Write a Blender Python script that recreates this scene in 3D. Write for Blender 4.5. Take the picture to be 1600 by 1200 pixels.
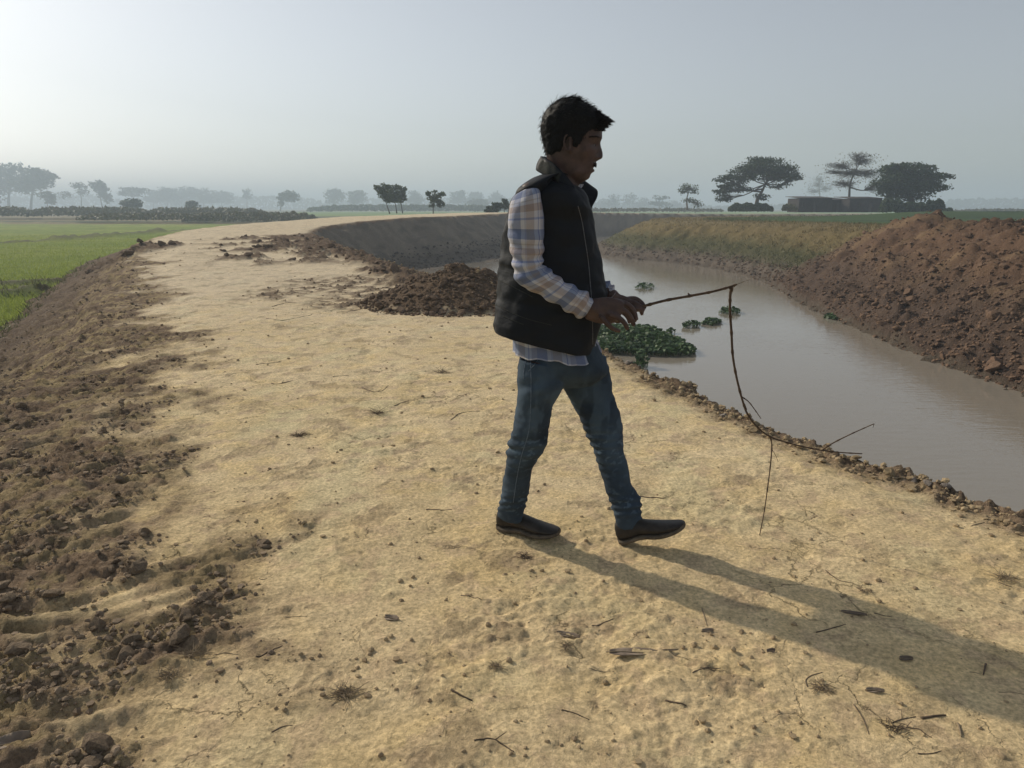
import bpy, bmesh, math, random
import numpy as np
from mathutils import Vector, Matrix, Euler

for o in list(bpy.data.objects):
    bpy.data.objects.remove(o, do_unlink=True)
scene = bpy.context.scene
COL = scene.collection
rng = np.random.default_rng(7)
random.seed(7)

# ------------------------------------------------------------------ camera, world, sun
FPX = 1165.0                      # focal length in pixels of the 1600 px wide photograph
PITCH = math.atan(275.4 / FPX)    # the horizon stands 275 px above the centre
CAMZ = 1.35
cam_data = bpy.data.cameras.new('camera')
cam = bpy.data.objects.new('camera', cam_data)
COL.objects.link(cam)
cam.location = (0, 0, CAMZ)
cam.rotation_euler = (math.pi / 2 - PITCH, 0, 0)
cam_data.sensor_width = 36.0
cam_data.lens = 36.0 * FPX / 1600.0
cam_data.clip_start = 0.05
cam_data.clip_end = 20000
scene.camera = cam

SUN_EL = math.radians(30)
SUN_AZ = math.radians(-52.5)        # 0 = +Y (straight ahead), negative = to the left
world = bpy.data.worlds.new('World')
scene.world = world
world.use_nodes = True
wn = world.node_tree
wn.nodes.clear()
wo = wn.nodes.new('ShaderNodeOutputWorld')
wb = wn.nodes.new('ShaderNodeBackground')
sky = wn.nodes.new('ShaderNodeTexSky')
sky.sky_type = 'NISHITA'
sky.sun_disc = False
sky.sun_elevation = SUN_EL
sky.sun_rotation = SUN_AZ
sky.altitude = 0
sky.air_density = 1.0
sky.dust_density = 1.25
sky.ozone_density = 1.6
hs = wn.nodes.new('ShaderNodeHueSaturation')
hs.inputs['Saturation'].default_value = 0.38
wn.links.new(sky.outputs[0], hs.inputs['Color'])
wn.links.new(hs.outputs[0], wb.inputs['Color'])
wb.inputs['Strength'].default_value = 0.107
wn.links.new(wb.outputs[0], wo.inputs['Surface'])

sd = bpy.data.lights.new('sun', 'SUN')
sun = bpy.data.objects.new('sun', sd)
COL.objects.link(sun)
sd.energy = 3.2
sd.angle = math.radians(1.2)
sd.color = (1.0, 0.89, 0.72)
sdir = Vector((math.sin(SUN_AZ) * math.cos(SUN_EL), math.cos(SUN_AZ) * math.cos(SUN_EL), math.sin(SUN_EL)))
sun.rotation_euler = (-sdir).to_track_quat('-Z', 'Y').to_euler()
sun.location = (-20, 20, 30)

scene.view_settings.view_transform = 'Standard'
scene.view_settings.look = 'None'
scene.view_settings.exposure = 0.0
scene.view_settings.gamma = 1.0
scene.view_settings.use_curve_mapping = False
scene.render.engine = 'CYCLES'
scene.cycles.max_bounces = 6
scene.cycles.diffuse_bounces = 3
scene.cycles.glossy_bounces = 3
scene.cycles.transmission_bounces = 3
scene.cycles.volume_bounces = 1
scene.cycles.transparent_max_bounces = 8

# ------------------------------------------------------------------ geometry helpers
CP, SP = math.cos(PITCH), math.sin(PITCH)

def ray(px, py):
    v = (600.0 - py) / FPX
    return np.array([(px - 800.0) / FPX, CP + v * SP, -SP + v * CP])

def P(px, py, Y):
    """World point at depth Y that the photograph shows at (px, py)."""
    r = ray(px, py)
    return np.array([0, 0, CAMZ]) + r * (Y / r[1])

def G(px, py, z=0.0):
    """World point at height z that the photograph shows at (px, py)."""
    r = ray(px, py)
    return np.array([0, 0, CAMZ]) + r * ((z - CAMZ) / r[2])

def hash2(ix, iy, seed):
    h = (ix.astype(np.int64) * 374761393 + iy.astype(np.int64) * 668265263 + seed * 974634777) & 0xffffffff
    h = ((h ^ (h >> 13)) * 1274126177) & 0xffffffff
    h = h ^ (h >> 16)
    return (h & 0xffffff) / float(0xffffff)

def noise2(x, y, seed=0):
    ix = np.floor(x); iy = np.floor(y)
    fx = x - ix; fy = y - iy
    ux = fx * fx * fx * (fx * (fx * 6 - 15) + 10); uy = fy * fy * fy * (fy * (fy * 6 - 15) + 10)
    def g(dx, dy):
        a = hash2(ix + dx, iy + dy, seed) * 2 * np.pi
        return np.cos(a) * (fx - dx) + np.sin(a) * (fy - dy)
    n00, n10, n01, n11 = g(0, 0), g(1, 0), g(0, 1), g(1, 1)
    return ((n00 * (1 - ux) + n10 * ux) * (1 - uy) + (n01 * (1 - ux) + n11 * ux) * uy) * 1.5

def fbm(x, y, oct=4, seed=0, gain=0.5):
    s = 0; a = 1.0; f = 1.0
    for i in range(oct):
        s = s + a * noise2(x * f + i * 17.3, y * f - i * 9.1, seed + i)
        a *= gain; f *= 2.03
    return s

def cell(x, y, seed=0):
    """distance to the nearest feature point and a random value of its cell"""
    ix = np.floor(x); iy = np.floor(y)
    best = np.full(x.shape, 9.0); val = np.zeros(x.shape)
    for dx in (-1, 0, 1):
        for dy in (-1, 0, 1):
            cx = ix + dx; cy = iy + dy
            qx = cx + hash2(cx, cy, seed + 1); qy = cy + hash2(cx, cy, seed + 2)
            d = np.hypot(x - qx, y - qy)
            m = d < best
            best = np.where(m, d, best)
            val = np.where(m, hash2(cx, cy, seed + 3), val)
    return best, val

def lump(d, r=0.6):
    return np.sqrt(np.clip(r * r - d * d, 0, None))

def sstep(a, b, x):
    t = np.clip((x - a) / (b - a), 0, 1)
    return t * t * (3 - 2 * t)

def catmull(pts, n):
    pts = np.array(pts, float)
    p = np.vstack([2 * pts[0] - pts[1], pts, 2 * pts[-1] - pts[-2]])
    out = []
    m = len(pts) - 1
    for i in range(m):
        a, b, c, d = p[i], p[i + 1], p[i + 2], p[i + 3]
        for k in range(n):
            t = k / n
            out.append(0.5 * ((2 * b) + (-a + c) * t + (2 * a - 5 * b + 4 * c - d) * t * t + (-a + 3 * b - 3 * c + d) * t ** 3))
    out.append(pts[-1])
    return np.array(out)

def new_mesh(name, verts, faces, smooth=True):
    me = bpy.data.meshes.new(name)
    verts = np.asarray(verts, dtype=np.float32)
    me.vertices.add(len(verts)); me.vertices.foreach_set('co', verts.ravel())
    if isinstance(faces, np.ndarray):
        k = faces.shape[1]; n = len(faces)
        me.loops.add(n * k); me.loops.foreach_set('vertex_index', faces.astype(np.int32).ravel())
        me.polygons.add(n); me.polygons.foreach_set('loop_start', np.arange(0, n * k, k, dtype=np.int32))
        me.polygons.foreach_set('loop_total', np.full(n, k, dtype=np.int32))
    else:
        tot = np.array([len(f) for f in faces], dtype=np.int32)
        me.loops.add(int(tot.sum())); me.loops.foreach_set('vertex_index', np.array([i for f in faces for i in f], dtype=np.int32))
        me.polygons.add(len(faces)); me.polygons.foreach_set('loop_start', (np.cumsum(tot) - tot).astype(np.int32))
        me.polygons.foreach_set('loop_total', tot)
    me.update(calc_edges=True)
    me.polygons.foreach_set('use_smooth', np.full(len(me.polygons), smooth))
    me.update()
    return me

def link(name, me, mat=None, parent=None, loc=None):
    o = bpy.data.objects.new(name, me)
    COL.objects.link(o)
    if mat is not None and len(me.materials) == 0:
        me.materials.append(mat)
    if parent is not None:
        o.parent = parent
    if loc is not None:
        o.location = loc
    return o

def empty(name, loc):
    o = bpy.data.objects.new(name, None)
    COL.objects.link(o); o.location = loc
    o.empty_display_size = 0.2
    return o

def tag(o, label=None, cat=None, group=None, kind=None):
    if label: o['label'] = label
    if cat: o['category'] = cat
    if group: o['group'] = group
    if kind: o['kind'] = kind
    return o

class MB:
    """collects verts and faces"""
    def __init__(self):
        self.v = []; self.f = []; self.n = 0
    def add(self, v, f):
        v = np.asarray(v, float)
        self.v.append(v); self.f.extend([[i + self.n for i in q] for q in f]); self.n += len(v)
    def mesh(self, name, smooth=True):
        return new_mesh(name, np.vstack(self.v), self.f, smooth)

def tube(path, radii, n=7, caps=True):
    path = np.array(path, float); m = len(path)
    tan = np.gradient(path, axis=0); tan /= np.linalg.norm(tan, axis=1)[:, None] + 1e-9
    ref = np.array([0, 0, 1.0]) if abs(tan[0][2]) < 0.9 else np.array([1.0, 0, 0])
    a = np.cross(tan[0], ref); a /= np.linalg.norm(a)
    V = []; F = []
    for i in range(m):
        a = a - tan[i] * np.dot(a, tan[i]); a /= np.linalg.norm(a) + 1e-9
        b = np.cross(tan[i], a)
        for k in range(n):
            t = 2 * math.pi * k / n
            V.append(path[i] + radii[i] * (math.cos(t) * a + math.sin(t) * b))
    for i in range(m - 1):
        for k in range(n):
            k2 = (k + 1) % n
            F.append([i * n + k, i * n + k2, (i + 1) * n + k2, (i + 1) * n + k])
    if caps:
        F.append(list(range(n))[::-1]); F.append([(m - 1) * n + k for k in range(n)])
    return np.array(V), F

def box(cx, cy, cz, sx, sy, sz, rz=0):
    V = np.array([[x, y, z] for x in (-.5, .5) for y in (-.5, .5) for z in (-.5, .5)]) * [sx, sy, sz]
    c, s = math.cos(rz), math.sin(rz)
    V = np.stack([V[:, 0] * c - V[:, 1] * s + cx, V[:, 0] * s + V[:, 1] * c + cy, V[:, 2] + cz], 1)
    F = [[0, 1, 3, 2], [4, 6, 7, 5], [0, 4, 5, 1], [2, 3, 7, 6], [0, 2, 6, 4], [1, 5, 7, 3]]
    return V, F

# ------------------------------------------------------------------ material helpers
def mat_new(name):
    m = bpy.data.materials.new(name); m.use_nodes = True
    nt = m.node_tree; b = nt.nodes['Principled BSDF']
    return m, nt, b

def N(nt, typ, **kw):
    n = nt.nodes.new(typ)
    for k, v in kw.items():
        if k in n.inputs.keys() if hasattr(n.inputs, 'keys') else False:
            n.inputs[k].default_value = v
        else:
            setattr(n, k, v)
    return n

def simple_mat(name, c1, c2=None, scale=20.0, rough=0.85, bump=0.0, bscale=None, coord='Object', spec=0.3):
    m, nt, b = mat_new(name)
    L = nt.links.new
    tc = nt.nodes.new('ShaderNodeTexCoord')
    no = nt.nodes.new('ShaderNodeTexNoise'); no.inputs['Scale'].default_value = scale; no.inputs['Detail'].default_value = 5
    L(tc.outputs[coord], no.inputs['Vector'])
    cr = nt.nodes.new('ShaderNodeValToRGB')
    c2 = c2 or tuple(x * 0.7 for x in c1)
    cr.color_ramp.elements[0].position = 0.32; cr.color_ramp.elements[0].color = (*c2, 1)
    cr.color_ramp.elements[1].position = 0.68; cr.color_ramp.elements[1].color = (*c1, 1)
    L(no.outputs['Fac'], cr.inputs['Fac']); L(cr.outputs['Color'], b.inputs['Base Color'])
    b.inputs['Roughness'].default_value = rough
    b.inputs['Specular IOR Level'].default_value = spec
    if bump > 0:
        n2 = nt.nodes.new('ShaderNodeTexNoise'); n2.inputs['Scale'].default_value = bscale or scale * 3; n2.inputs['Detail'].default_value = 6
        L(tc.outputs[coord], n2.inputs['Vector'])
        bp = nt.nodes.new('ShaderNodeBump'); bp.inputs['Strength'].default_value = 1.0; bp.inputs['Distance'].default_value = bump
        L(n2.outputs['Fac'], bp.inputs['Height']); L(bp.outputs['Normal'], b.inputs['Normal'])
    return m

def leaf_mat(name, c1, c2, trans=0.25):
    """two-tone leaf material: every leaf picks its tone at random"""
    m, nt, b = mat_new(name)
    L = nt.links.new
    g = nt.nodes.new('ShaderNodeNewGeometry')
    cr = nt.nodes.new('ShaderNodeValToRGB')
    cr.color_ramp.elements[0].color = (*c1, 1); cr.color_ramp.elements[1].color = (*c2, 1)
    L(g.outputs['Random Per Island'], cr.inputs['Fac']); L(cr.outputs['Color'], b.inputs['Base Color'])
    b.inputs['Roughness'].default_value = 0.6
    b.inputs['Specular IOR Level'].default_value = 0.25
    tr = nt.nodes.new('ShaderNodeBsdfTranslucent'); L(cr.outputs['Color'], tr.inputs['Color'])
    mx = nt.nodes.new('ShaderNodeMixShader'); mx.inputs[0].default_value = trans
    L(b.outputs[0], mx.inputs[1]); L(tr.outputs[0], mx.inputs[2])
    L(mx.outputs[0], nt.nodes['Material Output'].inputs['Surface'])
    return m
# ------------------------------------------------------------------ terrain
ZW = -1.70                        # water level
FIELD_L = -0.90                   # rice field left of the embankment
CREST = catmull([(9, -22), (6.6, -12), (4.6, -4), (3.35, 0), (2.33, 3.1), (1.72, 4.4), (1.08, 6.6), (0.35, 9.5), (-1.2, 13.5), (-3.4, 19),
                 (-6.2, 26), (-8.7, 33), (-8.7, 38), (-6.8, 43), (-4.2, 49), (-2.2, 58), (0, 68), (4, 80), (12, 92), (25, 103), (60, 122),
                 (200, 170), (600, 300), (2600, 900)], 10)
BANK = catmull([(9, -22), (8.9, -8), (8.7, 4), (8.7, 12.5), (8.75, 16), (9.5, 24), (10.6, 31), (10.6, 37), (9.2, 42.5), (6.6, 47.5), (5.7, 53), (6.7, 60), (10.5, 70),
                (18, 80), (30, 90), (70, 108), (210, 157), (610, 285), (2600, 880)], 10)

def sdist(x, y, line):
    """signed distance to the line (positive on its right hand side) and the y of the nearest point"""
    best = np.full(x.shape, 1e18); sg = np.zeros(x.shape); yy = np.zeros(x.shape)
    for i in range(len(line) - 1):
        ax, ay = line[i]; bx, by = line[i + 1]
        dx, dy = bx - ax, by - ay
        l2 = dx * dx + dy * dy
        t = np.clip(((x - ax) * dx + (y - ay) * dy) / l2, 0, 1)
        qx = ax + t * dx; qy = ay + t * dy
        d2 = (x - qx) ** 2 + (y - qy) ** 2
        m = d2 < best
        best = np.where(m, d2, best)
        c = (x - ax) * dy - (y - ay) * dx
        sg = np.where(m, np.sign(c), sg)
        yy = np.where(m, qy, yy)
    return np.sqrt(best) * sg, yy

def softcap(v, cap, k):
    """min(v, cap) with a rounded knee"""
    h = np.clip(0.5 + 0.5 * (cap - v) / k, 0, 1)
    return cap * (1 - h) + v * h - k * h * (1 - h)

HEAP_C = (-0.72, 10.9)
def terrain(x, y, detail=True):
    """height, soil colour and masks at (x, y)"""
    s, ty = sdist(x, y, CREST)
    e, by = sdist(x, y, BANK)
    n_big = fbm(x * 0.35, y * 0.35, 3, 11)
    n_mid = fbm(x * 1.3, y * 1.3, 4, 21)
    top = np.interp(ty, [-30, 14, 22, 33, 38, 45, 70, 88, 110, 400], [0, 0, 0.12, 0.3, 0.55, 0.82, 0.9, 0.85, 0.45, 0.3])
    W = np.interp(ty, [-20, 3, 9, 22, 60], [5.0, 4.9, 5.2, 5.8, 6.5])
    sj = s + 0.18 * n_mid + 0.10 * n_big
    # riverside slope
    zr = top - np.maximum(sj, 0) / 1.25
    # left slope down to the field
    sl = -(s + 0.25 * n_mid) - W
    zl = top - np.maximum(sl, 0) / 2.3
    zl = -softcap(-zl, -FIELD_L, 0.12)
    # soft shoulders
    zl = zl - 0.10 * sstep(-1.4, 0.3, sl) * (1 - sstep(0.3, 2.5, sl))
    zd = np.where(s > 0, zr, np.minimum(zl, top))
    zd = zd - 0.03 * sstep(-0.5, 0.0, sj) * (s <= 0) - 0.03 * (s > 0)
    # mud shelf at the toe of the far left bank
    shelf = sstep(20, 28, ty) * (1 - sstep(75, 90, ty))
    zsh = ZW + 0.09 - 0.062 * (s - 2.4) + 0.09 * fbm(x * 0.45 + 3, y * 0.25, 4, 31)
    zd = np.where((s > 0) & (s < 9), np.maximum(zd, np.where(shelf > 0.5, zsh, -9)), zd)
    # right bank
    zb_field = 0.20 + 0.05 * fbm(x * 0.05, y * 0.05, 2, 5)
    zb_field = zb_field + 0.78 * sstep(1.25, 0.85, np.sqrt(((x - 40) / 31) ** 2 + ((y - 102) / 22) ** 2))
    ej = e + 0.25 * n_mid * sstep(-1, 1, e)
    zg = ZW + ej / 2.05 + 0.05 * n_mid + 0.15 * sstep(-0.5, 0.6, ej)
    zg = softcap(zg, 0.48, 0.35)
    zg = np.where(e > 9, zg + (zb_field - zg) * sstep(9, 14, e), zg)
    mound = 1 - sstep(28.6, 32.0, by + 0.8 * n_mid)
    ridge = 0.66 + 0.26 * fbm(by * 0.9 + 7, by * 0.0 + 2, 4, 42, .6) + 0.36 * np.exp(-((by - 27.6) / 0.9) ** 2) + 0.16 * np.exp(-((by - 22.2) / 1.6) ** 2) + 0.14 * np.exp(-((by - 18.6) / 0.5) ** 2) - 0.16 * np.exp(-((by - 25.6) / 0.6) ** 2)
    ridge = ridge * (1 - 0.8 * sstep(28.0, 33.0, by)) + 0.05
    zm_up = ZW + 0.12 + ej * 0.615 + 0.13 * fbm(x * 0.9, y * 0.5, 3, 51) + 0.16 * np.abs(noise2(by * 1.1 + 0.3 * e, e * 0.12, 52))
    dn = ridge - (ej - 4.9) * 0.75
    zm = np.minimum(softcap(zm_up, ridge, 0.25), np.maximum(dn, zb_field))
    zR = zg * (1 - mound) + zm * mound
    zR = np.where(e > 0, zR, ZW + ej / 1.6)
    z = np.maximum(np.where(s > 0, np.maximum(zd, -2.7), zd), np.where(s > 0, np.maximum(zR, -2.7), -9))

    # ---- masks
    ontop = (s <= 0.25) & (s > -W - 0.5)
    rnoise = fbm(x * 0.8 + 5, y * 0.8, 4, 61) ; fine = fbm(x * 4.0, y * 4.0, 4, 71)
    # rough, tracked shoulder on the left
    lb = np.interp(ty, [0, 2, 4, 9, 22, 40], [3.3, 3.35, 3.55, 4.5, 5.6, 6.6])
    left = sstep(0.45, -0.25, s + lb + 0.65 * rnoise + 0.3 * fine)
    patch = sstep(0.42, 0.62, fbm(x * 3.1 + 40, y * 2.4 + 3, 5, 81, 0.6)) * 0.7
    edge = sstep(-0.34, -0.02, s + 0.16 * rnoise + 0.1 * fine)
    # disturbed earth across the track between 15 and 25 m
    cx = (x + 5.2) ; cy = (y - 17.5)
    dist2 = ((cx * 0.85 + cy * 0.45) / 4.6) ** 2 + ((cy - cx * 0.3) / 2.6) ** 2
    dump = sstep(-4.6, -2.4, s + 0.9 * rnoise) * sstep(17.5, 20.5, ty + 1.5 * n_mid) * (1 - sstep(29, 32, ty)) * sstep(-0.12, 0.3, fbm(x * .9, y * .7, 4, 62, .6) + 0.35 * sstep(-2.2, -0.6, s))
    dump = np.maximum(dump, sstep(-1.1, -0.45, s + 0.5 * rnoise) * sstep(11.5, 13, ty) * (1 - sstep(30, 33, ty)))
    dump2 = sstep(1.2, 0.4, ((x + 2.0) / 2.6) ** 2 + ((y - 13.0) / 2.8) ** 2 + 0.6 * rnoise) * 0.7 * sstep(-0.35, 0.25, fine)
    dump3 = sstep(1.1, 0.5, ((x + 11.6) / 1.3) ** 2 + ((y - 23.2) / 2.3) ** 2 + 0.3 * rnoise)
    heap_r = np.hypot((x - HEAP_C[0]) / 1.38, (y - HEAP_C[1]) / 1.35)
    heap = 0.54 * np.clip(1 - heap_r, 0, 1) ** 0.85
    heapm = sstep(1.12, 0.9, heap_r + 0.15 * fine)
    far_ok = np.hypot(x, y) < 60
    dirt = np.clip(np.maximum.reduce([left, edge, dump, dump2, dump3, patch * sstep(1.0, -2.5, s) * 0.45]), 0, 1)
    slope_l = sstep(-0.2, 0.5, sl) * (s < 0)
    fieldm = sstep(0.05, -0.02, z - FIELD_L - 0.06) * (s < 0) * (sl > 0)

    if detail:
        d = np.hypot(x, y)
        fade = 1 - sstep(25, 60, d)
        track = (s <= 0.4) * (1 - fieldm)
        # compacted dust: gentle lumps, scattered pock marks
        # coordinate along and across the track
        ca, sa = math.cos(0.33), math.sin(0.33)
        al = (x * -sa + y * ca); ac = (x * ca + y * sa)
        rg = 0.35 + 1.1 * sstep(-0.15, 0.45, fbm(x * 1.1 + 31, y * 1.1, 3, 89))
        h = 0.008 * fbm(x * 2.2, y * 2.2, 4, 91) + 0.0030 * rg * fbm(x * 27, y * 27, 3, 90) * (1 - sstep(4, 9, d))
        h = h + 0.0055 * rg * fbm(ac * 7, al * 13, 4, 92, 0.65)
        flake, fv = cell(ac * 7 + 0.5 * fine, al * 11, 93)
        h = h + 0.006 * (fv - 0.5) * sstep(0.1, 0.6, n_mid + 0.35)
        # track plate ridges on the left shoulder, across the way of travel
        band = sstep(0.5, -0.3, s + lb + 0.5 * rnoise) * (1 - 0.75 * sstep(-4.6, -5.2, s))
        w = al / 0.165 + 1.1 * fbm(ac * 1.2, al * 0.9, 4, 95) + 0.25 * ac
        tri = np.abs((w % 1.0) - 0.5) * 2
        keep = sstep(-0.05, 0.4, fbm(ac * 1.1 + 9, al * 0.9, 3, 96))
        h = h + 0.022 * (sstep(0.15, 0.8, tri) - 0.5) * (1 + 0.8 * fine) * band * keep * track
        # crumbly clods
        c1, v1 = cell(ac * 5.2 + 0.3 * fine, al * 6.0, 97)
        c2, v2 = cell(ac * 12.0 + 0.3 * fine, al * 14.0, 98)
        c3, v3 = cell(x * 26.0, y * 26.0, 99)
        clod = 0.014 * lump(c1, .5) * (v1 > 0.7) + 0.014 * lump(c2, .5) * (v2 > 0.5) + 0.017 * lump(c3, .55) * (v3 > .25)
        rough = np.clip(left * 0.75 * (1 - 0.5 * keep * band) + patch * 0.4 + edge * 0.8 + dump * 1.0 + dump2 * 0.9 + dump3 * 1.3, 0, 1.3)
        h = h + (clod * (0.5 + 1.5 * rough) * (rough > 0.02) * np.clip(rough * 1.5, 0, 1.3))
        h = h + dump * (0.10 * np.abs(fbm(x * 1.6, y * 1.6, 3, 101)) + 0.10 * lump(cell(x * 3.1, y * 3.1, 106)[0], .5)) + 0.16 * dump3 * np.abs(fbm(x * 2.1, y * 2.1, 3, 102)) + 0.05 * dump2 * fbm(x * 3, y * 3, 3, 103)
        h = h + (0.013 * fbm(x * 3.1, y * 3.1, 4, 104) + 0.013 * fbm(ac * 7, al * 16, 4, 105, .7)) * left
        # faint embedded wheel furrow
        h = h - 0.018 * np.exp(-((s + 2.35 + 0.12 * n_mid) / 0.16) ** 2) * (0.5 + 0.5 * fine)
        z = z + h * track * fade
        z = z + heap * (1 + 0.08 * fine) + heapm * 0.04 * lump(c2, .5)
        # spoil mound, right bank clods
        mm = mound * (e > -0.4) * (e < 10)
        b1, w1 = cell(x * 1.7 + 0.4 * fine, y * 1.5, 111)
        b2, w2 = cell(x * 3.6, y * 3.6, 112)
        b3, w3 = cell(x * 8, y * 8, 113)
        low = sstep(3.2, 0.8, e)
        z = z + mm * (0.17 * lump(b1, .55) * (w1 > 0.45) + (0.09 + 0.05 * low) * lump(b2, .5) * (w2 > 0.3) + 0.05 * lump(b3, .5) + 0.04 * fine)
        gb = (1 - mound) * (e > 0) * (e < 9)
        z = z + gb * (0.04 * fbm(x * 1.8, y * 1.8, 4, 121) + 0.03 * (0.6 - b2) + 0.10 * (0.5 - b2) * (w2 > 0.4) * sstep(1.2, 0.3, e + 0.4 * n_mid))
        # river slope of the embankment: scraped smooth, crumbling foot
        rs = (s > 0.3) * (e < 0) * (ty > 14)
        z = z + rs * (0.02 * fbm(x * 1.5, y * 1.5, 3, 131) + 0.10 * (0.55 - b2) * (w2 > 0.3) * sstep(1.6, 2.4, s) * (s < 9) * (1 - sstep(3.0, 4.5, s) * 0.75))
        ns = (s > 0.0) * (e < 0) * (ty <= 14)
        z = z + ns * (0.03 * lump(c1, .5) + 0.03 * lump(c2, .5))
        # field relief: bunds between the paddies
    bund = np.zeros(x.shape)
    for (x0, y0, x1, y1, wd, hh) in BUNDS:
        dx, dy = x1 - x0, y1 - y0
        t = np.clip(((x - x0) * dx + (y - y0) * dy) / (dx * dx + dy * dy), 0, 1)
        dd = np.hypot(x - x0 - t * dx, y - y0 - t * dy) + 0.35 * wd * n_mid
        g = np.exp(-(dd / wd) ** 2)
        z = np.where(fieldm > 0.5, z + hh * g * (0.7 + 0.5 * n_mid), z)
        bund = np.maximum(bund, g * (fieldm > 0.5))
    # far distance settles on the plain
    return dict(z=z, s=s, e=e, ty=ty, by=by, sl=sl, W=W, dirt=dirt, left=left, edge=edge, dump=np.maximum.reduce([dump, dump2, dump3]), heap=heapm, mound=mound,
                field=fieldm, bund=bund, fine=fine, mid=n_mid, big=n_big, rn=rnoise, ontop=ontop, slope_l=slope_l, top=top)

def gp(px, py, z):
    g = G(px, py, z); return (g[0], g[1])
BUNDS = []
for a, b, wd, hh in [((-260, 456), (150, 444), 0.4, 0.26), ((-200, 474), (120, 458), 0.6, 0.34),
                     ((-200, 392), (90, 376), 0.5, 0.2), ((90, 376), (250, 363), 0.7, 0.42), ((250, 363), (420, 352), 0.5, 0.2),
                     ((-200, 350), (500, 346), 1.4, 0.3)]:
    p = gp(*a, FIELD_L); q = gp(*b, FIELD_L)
    BUNDS.append((p[0], p[1], q[0], q[1], wd, hh))

# polar grid about the place where the photographer stands, fine in front, coarse behind
th_f = np.radians(np.arange(-47, 47.001, 0.19))
th_b = np.radians(np.linspace(47, 313, 72)[1:-1])
TH = np.concatenate([th_f, th_b])
r = [0.25, 0.5, 0.75, 0.95]
while r[-1] < 2600:
    R_ = r[-1]
    k = 0.0052 if R_ < 12 else (0.0062 if R_ < 60 else (0.016 if R_ < 130 else 0.05))
    r.append(R_ * (1 + k))
RR = np.array(r)
NT, NR = len(TH), len(RR)
gx = np.sin(TH)[None, :] * RR[:, None]; gy = np.cos(TH)[None, :] * RR[:, None]
T = terrain(gx.ravel(), gy.ravel())
TX, TY_, TZ = gx.ravel(), gy.ravel(), T['z']

def zat(x, y):
    return float(terrain(np.array([float(x)]), np.array([float(y)]))['z'][0])
def zats(x, y):
    return terrain(np.asarray(x, float), np.asarray(y, float))['z']

# ---- real colours of the soil and plants (albedo), per point
def mixc(a, b, t):
    return a * (1 - t[:, None]) + np.array(b)[None, :] * t[:, None]
n = len(TZ)
tan_c = np.array([0.57, 0.445, 0.245])
cl = np.tile(tan_c, (n, 1))
v = fbm(TX * 0.9 + 70, TY_ * 0.9, 4, 141)
cl = mixc(cl, (0.49, 0.37, 0.175), np.clip(0.35 + 0.8 * v, 0, 1) * 0.6)
v = fbm(TX * 3.3 + 70, TY_ * 3.3, 4, 142)
cl = mixc(cl, (0.56, 0.405, 0.165), np.clip(0.2 + 1.1 * v, 0, 1) * 0.45)
cl = mixc(cl, (0.53, 0.45, 0.245), sstep(0.1, 0.7, fbm(TX * 1.7 + 9, TY_ * 1.7, 3, 143)) * 0.6)
v = fbm(TX * 9, TY_ * 9, 3, 144)
dk = np.clip(T['dirt'], 0, 1)
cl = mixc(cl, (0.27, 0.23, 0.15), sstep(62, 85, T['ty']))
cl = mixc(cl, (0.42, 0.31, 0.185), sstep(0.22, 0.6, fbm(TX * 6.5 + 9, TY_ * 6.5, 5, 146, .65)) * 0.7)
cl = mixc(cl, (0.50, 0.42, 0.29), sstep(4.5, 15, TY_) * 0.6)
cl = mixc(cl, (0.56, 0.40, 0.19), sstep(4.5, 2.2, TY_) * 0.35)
cl = cl * np.array([1.30, 1.33, 1.47])
brown = np.array([0.235, 0.168, 0.112])[None, :] * (1 + 0.35 * sstep(6.0, 3.0, TY_))[:, None]
cl = cl * (1 - dk[:, None]) + dk[:, None] * (brown * (1 + 0.35 * v[:, None]))
# dusty yellow high spots inside the rough shoulder
cl = mixc(cl, (0.50, 0.385, 0.205), T['left'] * sstep(-0.1, 0.4, fbm(TX * 3.0 + 2, TY_ * 5.0 + 8, 5, 145, 0.65)) * 0.75)
cl = mixc(cl, (0.165, 0.117, 0.082), sstep(0.2, 1.4, T['sl'] + 0.5 * T['mid']) * (T['s'] < 0) * 0.85)
cl = mixc(cl, (0.150, 0.100, 0.066), T['heap'] * 0.95)
cl = mixc(cl, (0.145, 0.098, 0.068), T['dump'] * 0.6)
# river slopes of the embankment, grey clay
rs = (T['s'] > 0.12).astype(float) * (T['e'] < 0)
clay = sstep(12, 20, T['ty'])
cl = mixc(cl, (0.235, 0.195, 0.150), rs * clay)
cl = mixc(cl, (0.30, 0.25, 0.19), rs * clay * sstep(0.0, 0.5, fbm(T['ty'] * 1.3, T['s'] * 0.5, 4, 153)) * .7)
cl = mixc(cl, (0.17, 0.145, 0.115), rs * clay * sstep(0.1, 0.5, fbm(T['ty'] * .5, T['s'] * 1.6 + 5, 4, 154)) * .7)
cl = mixc(cl, (0.27, 0.20, 0.125), rs * (1 - clay))
wet = sstep(0.30, 0.02, TZ - ZW) * (T['s'] > 0)
cl = mixc(cl, (0.15, 0.125, 0.100), rs * sstep(2.0, 2.6, T['s']) * 0.8)
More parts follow.
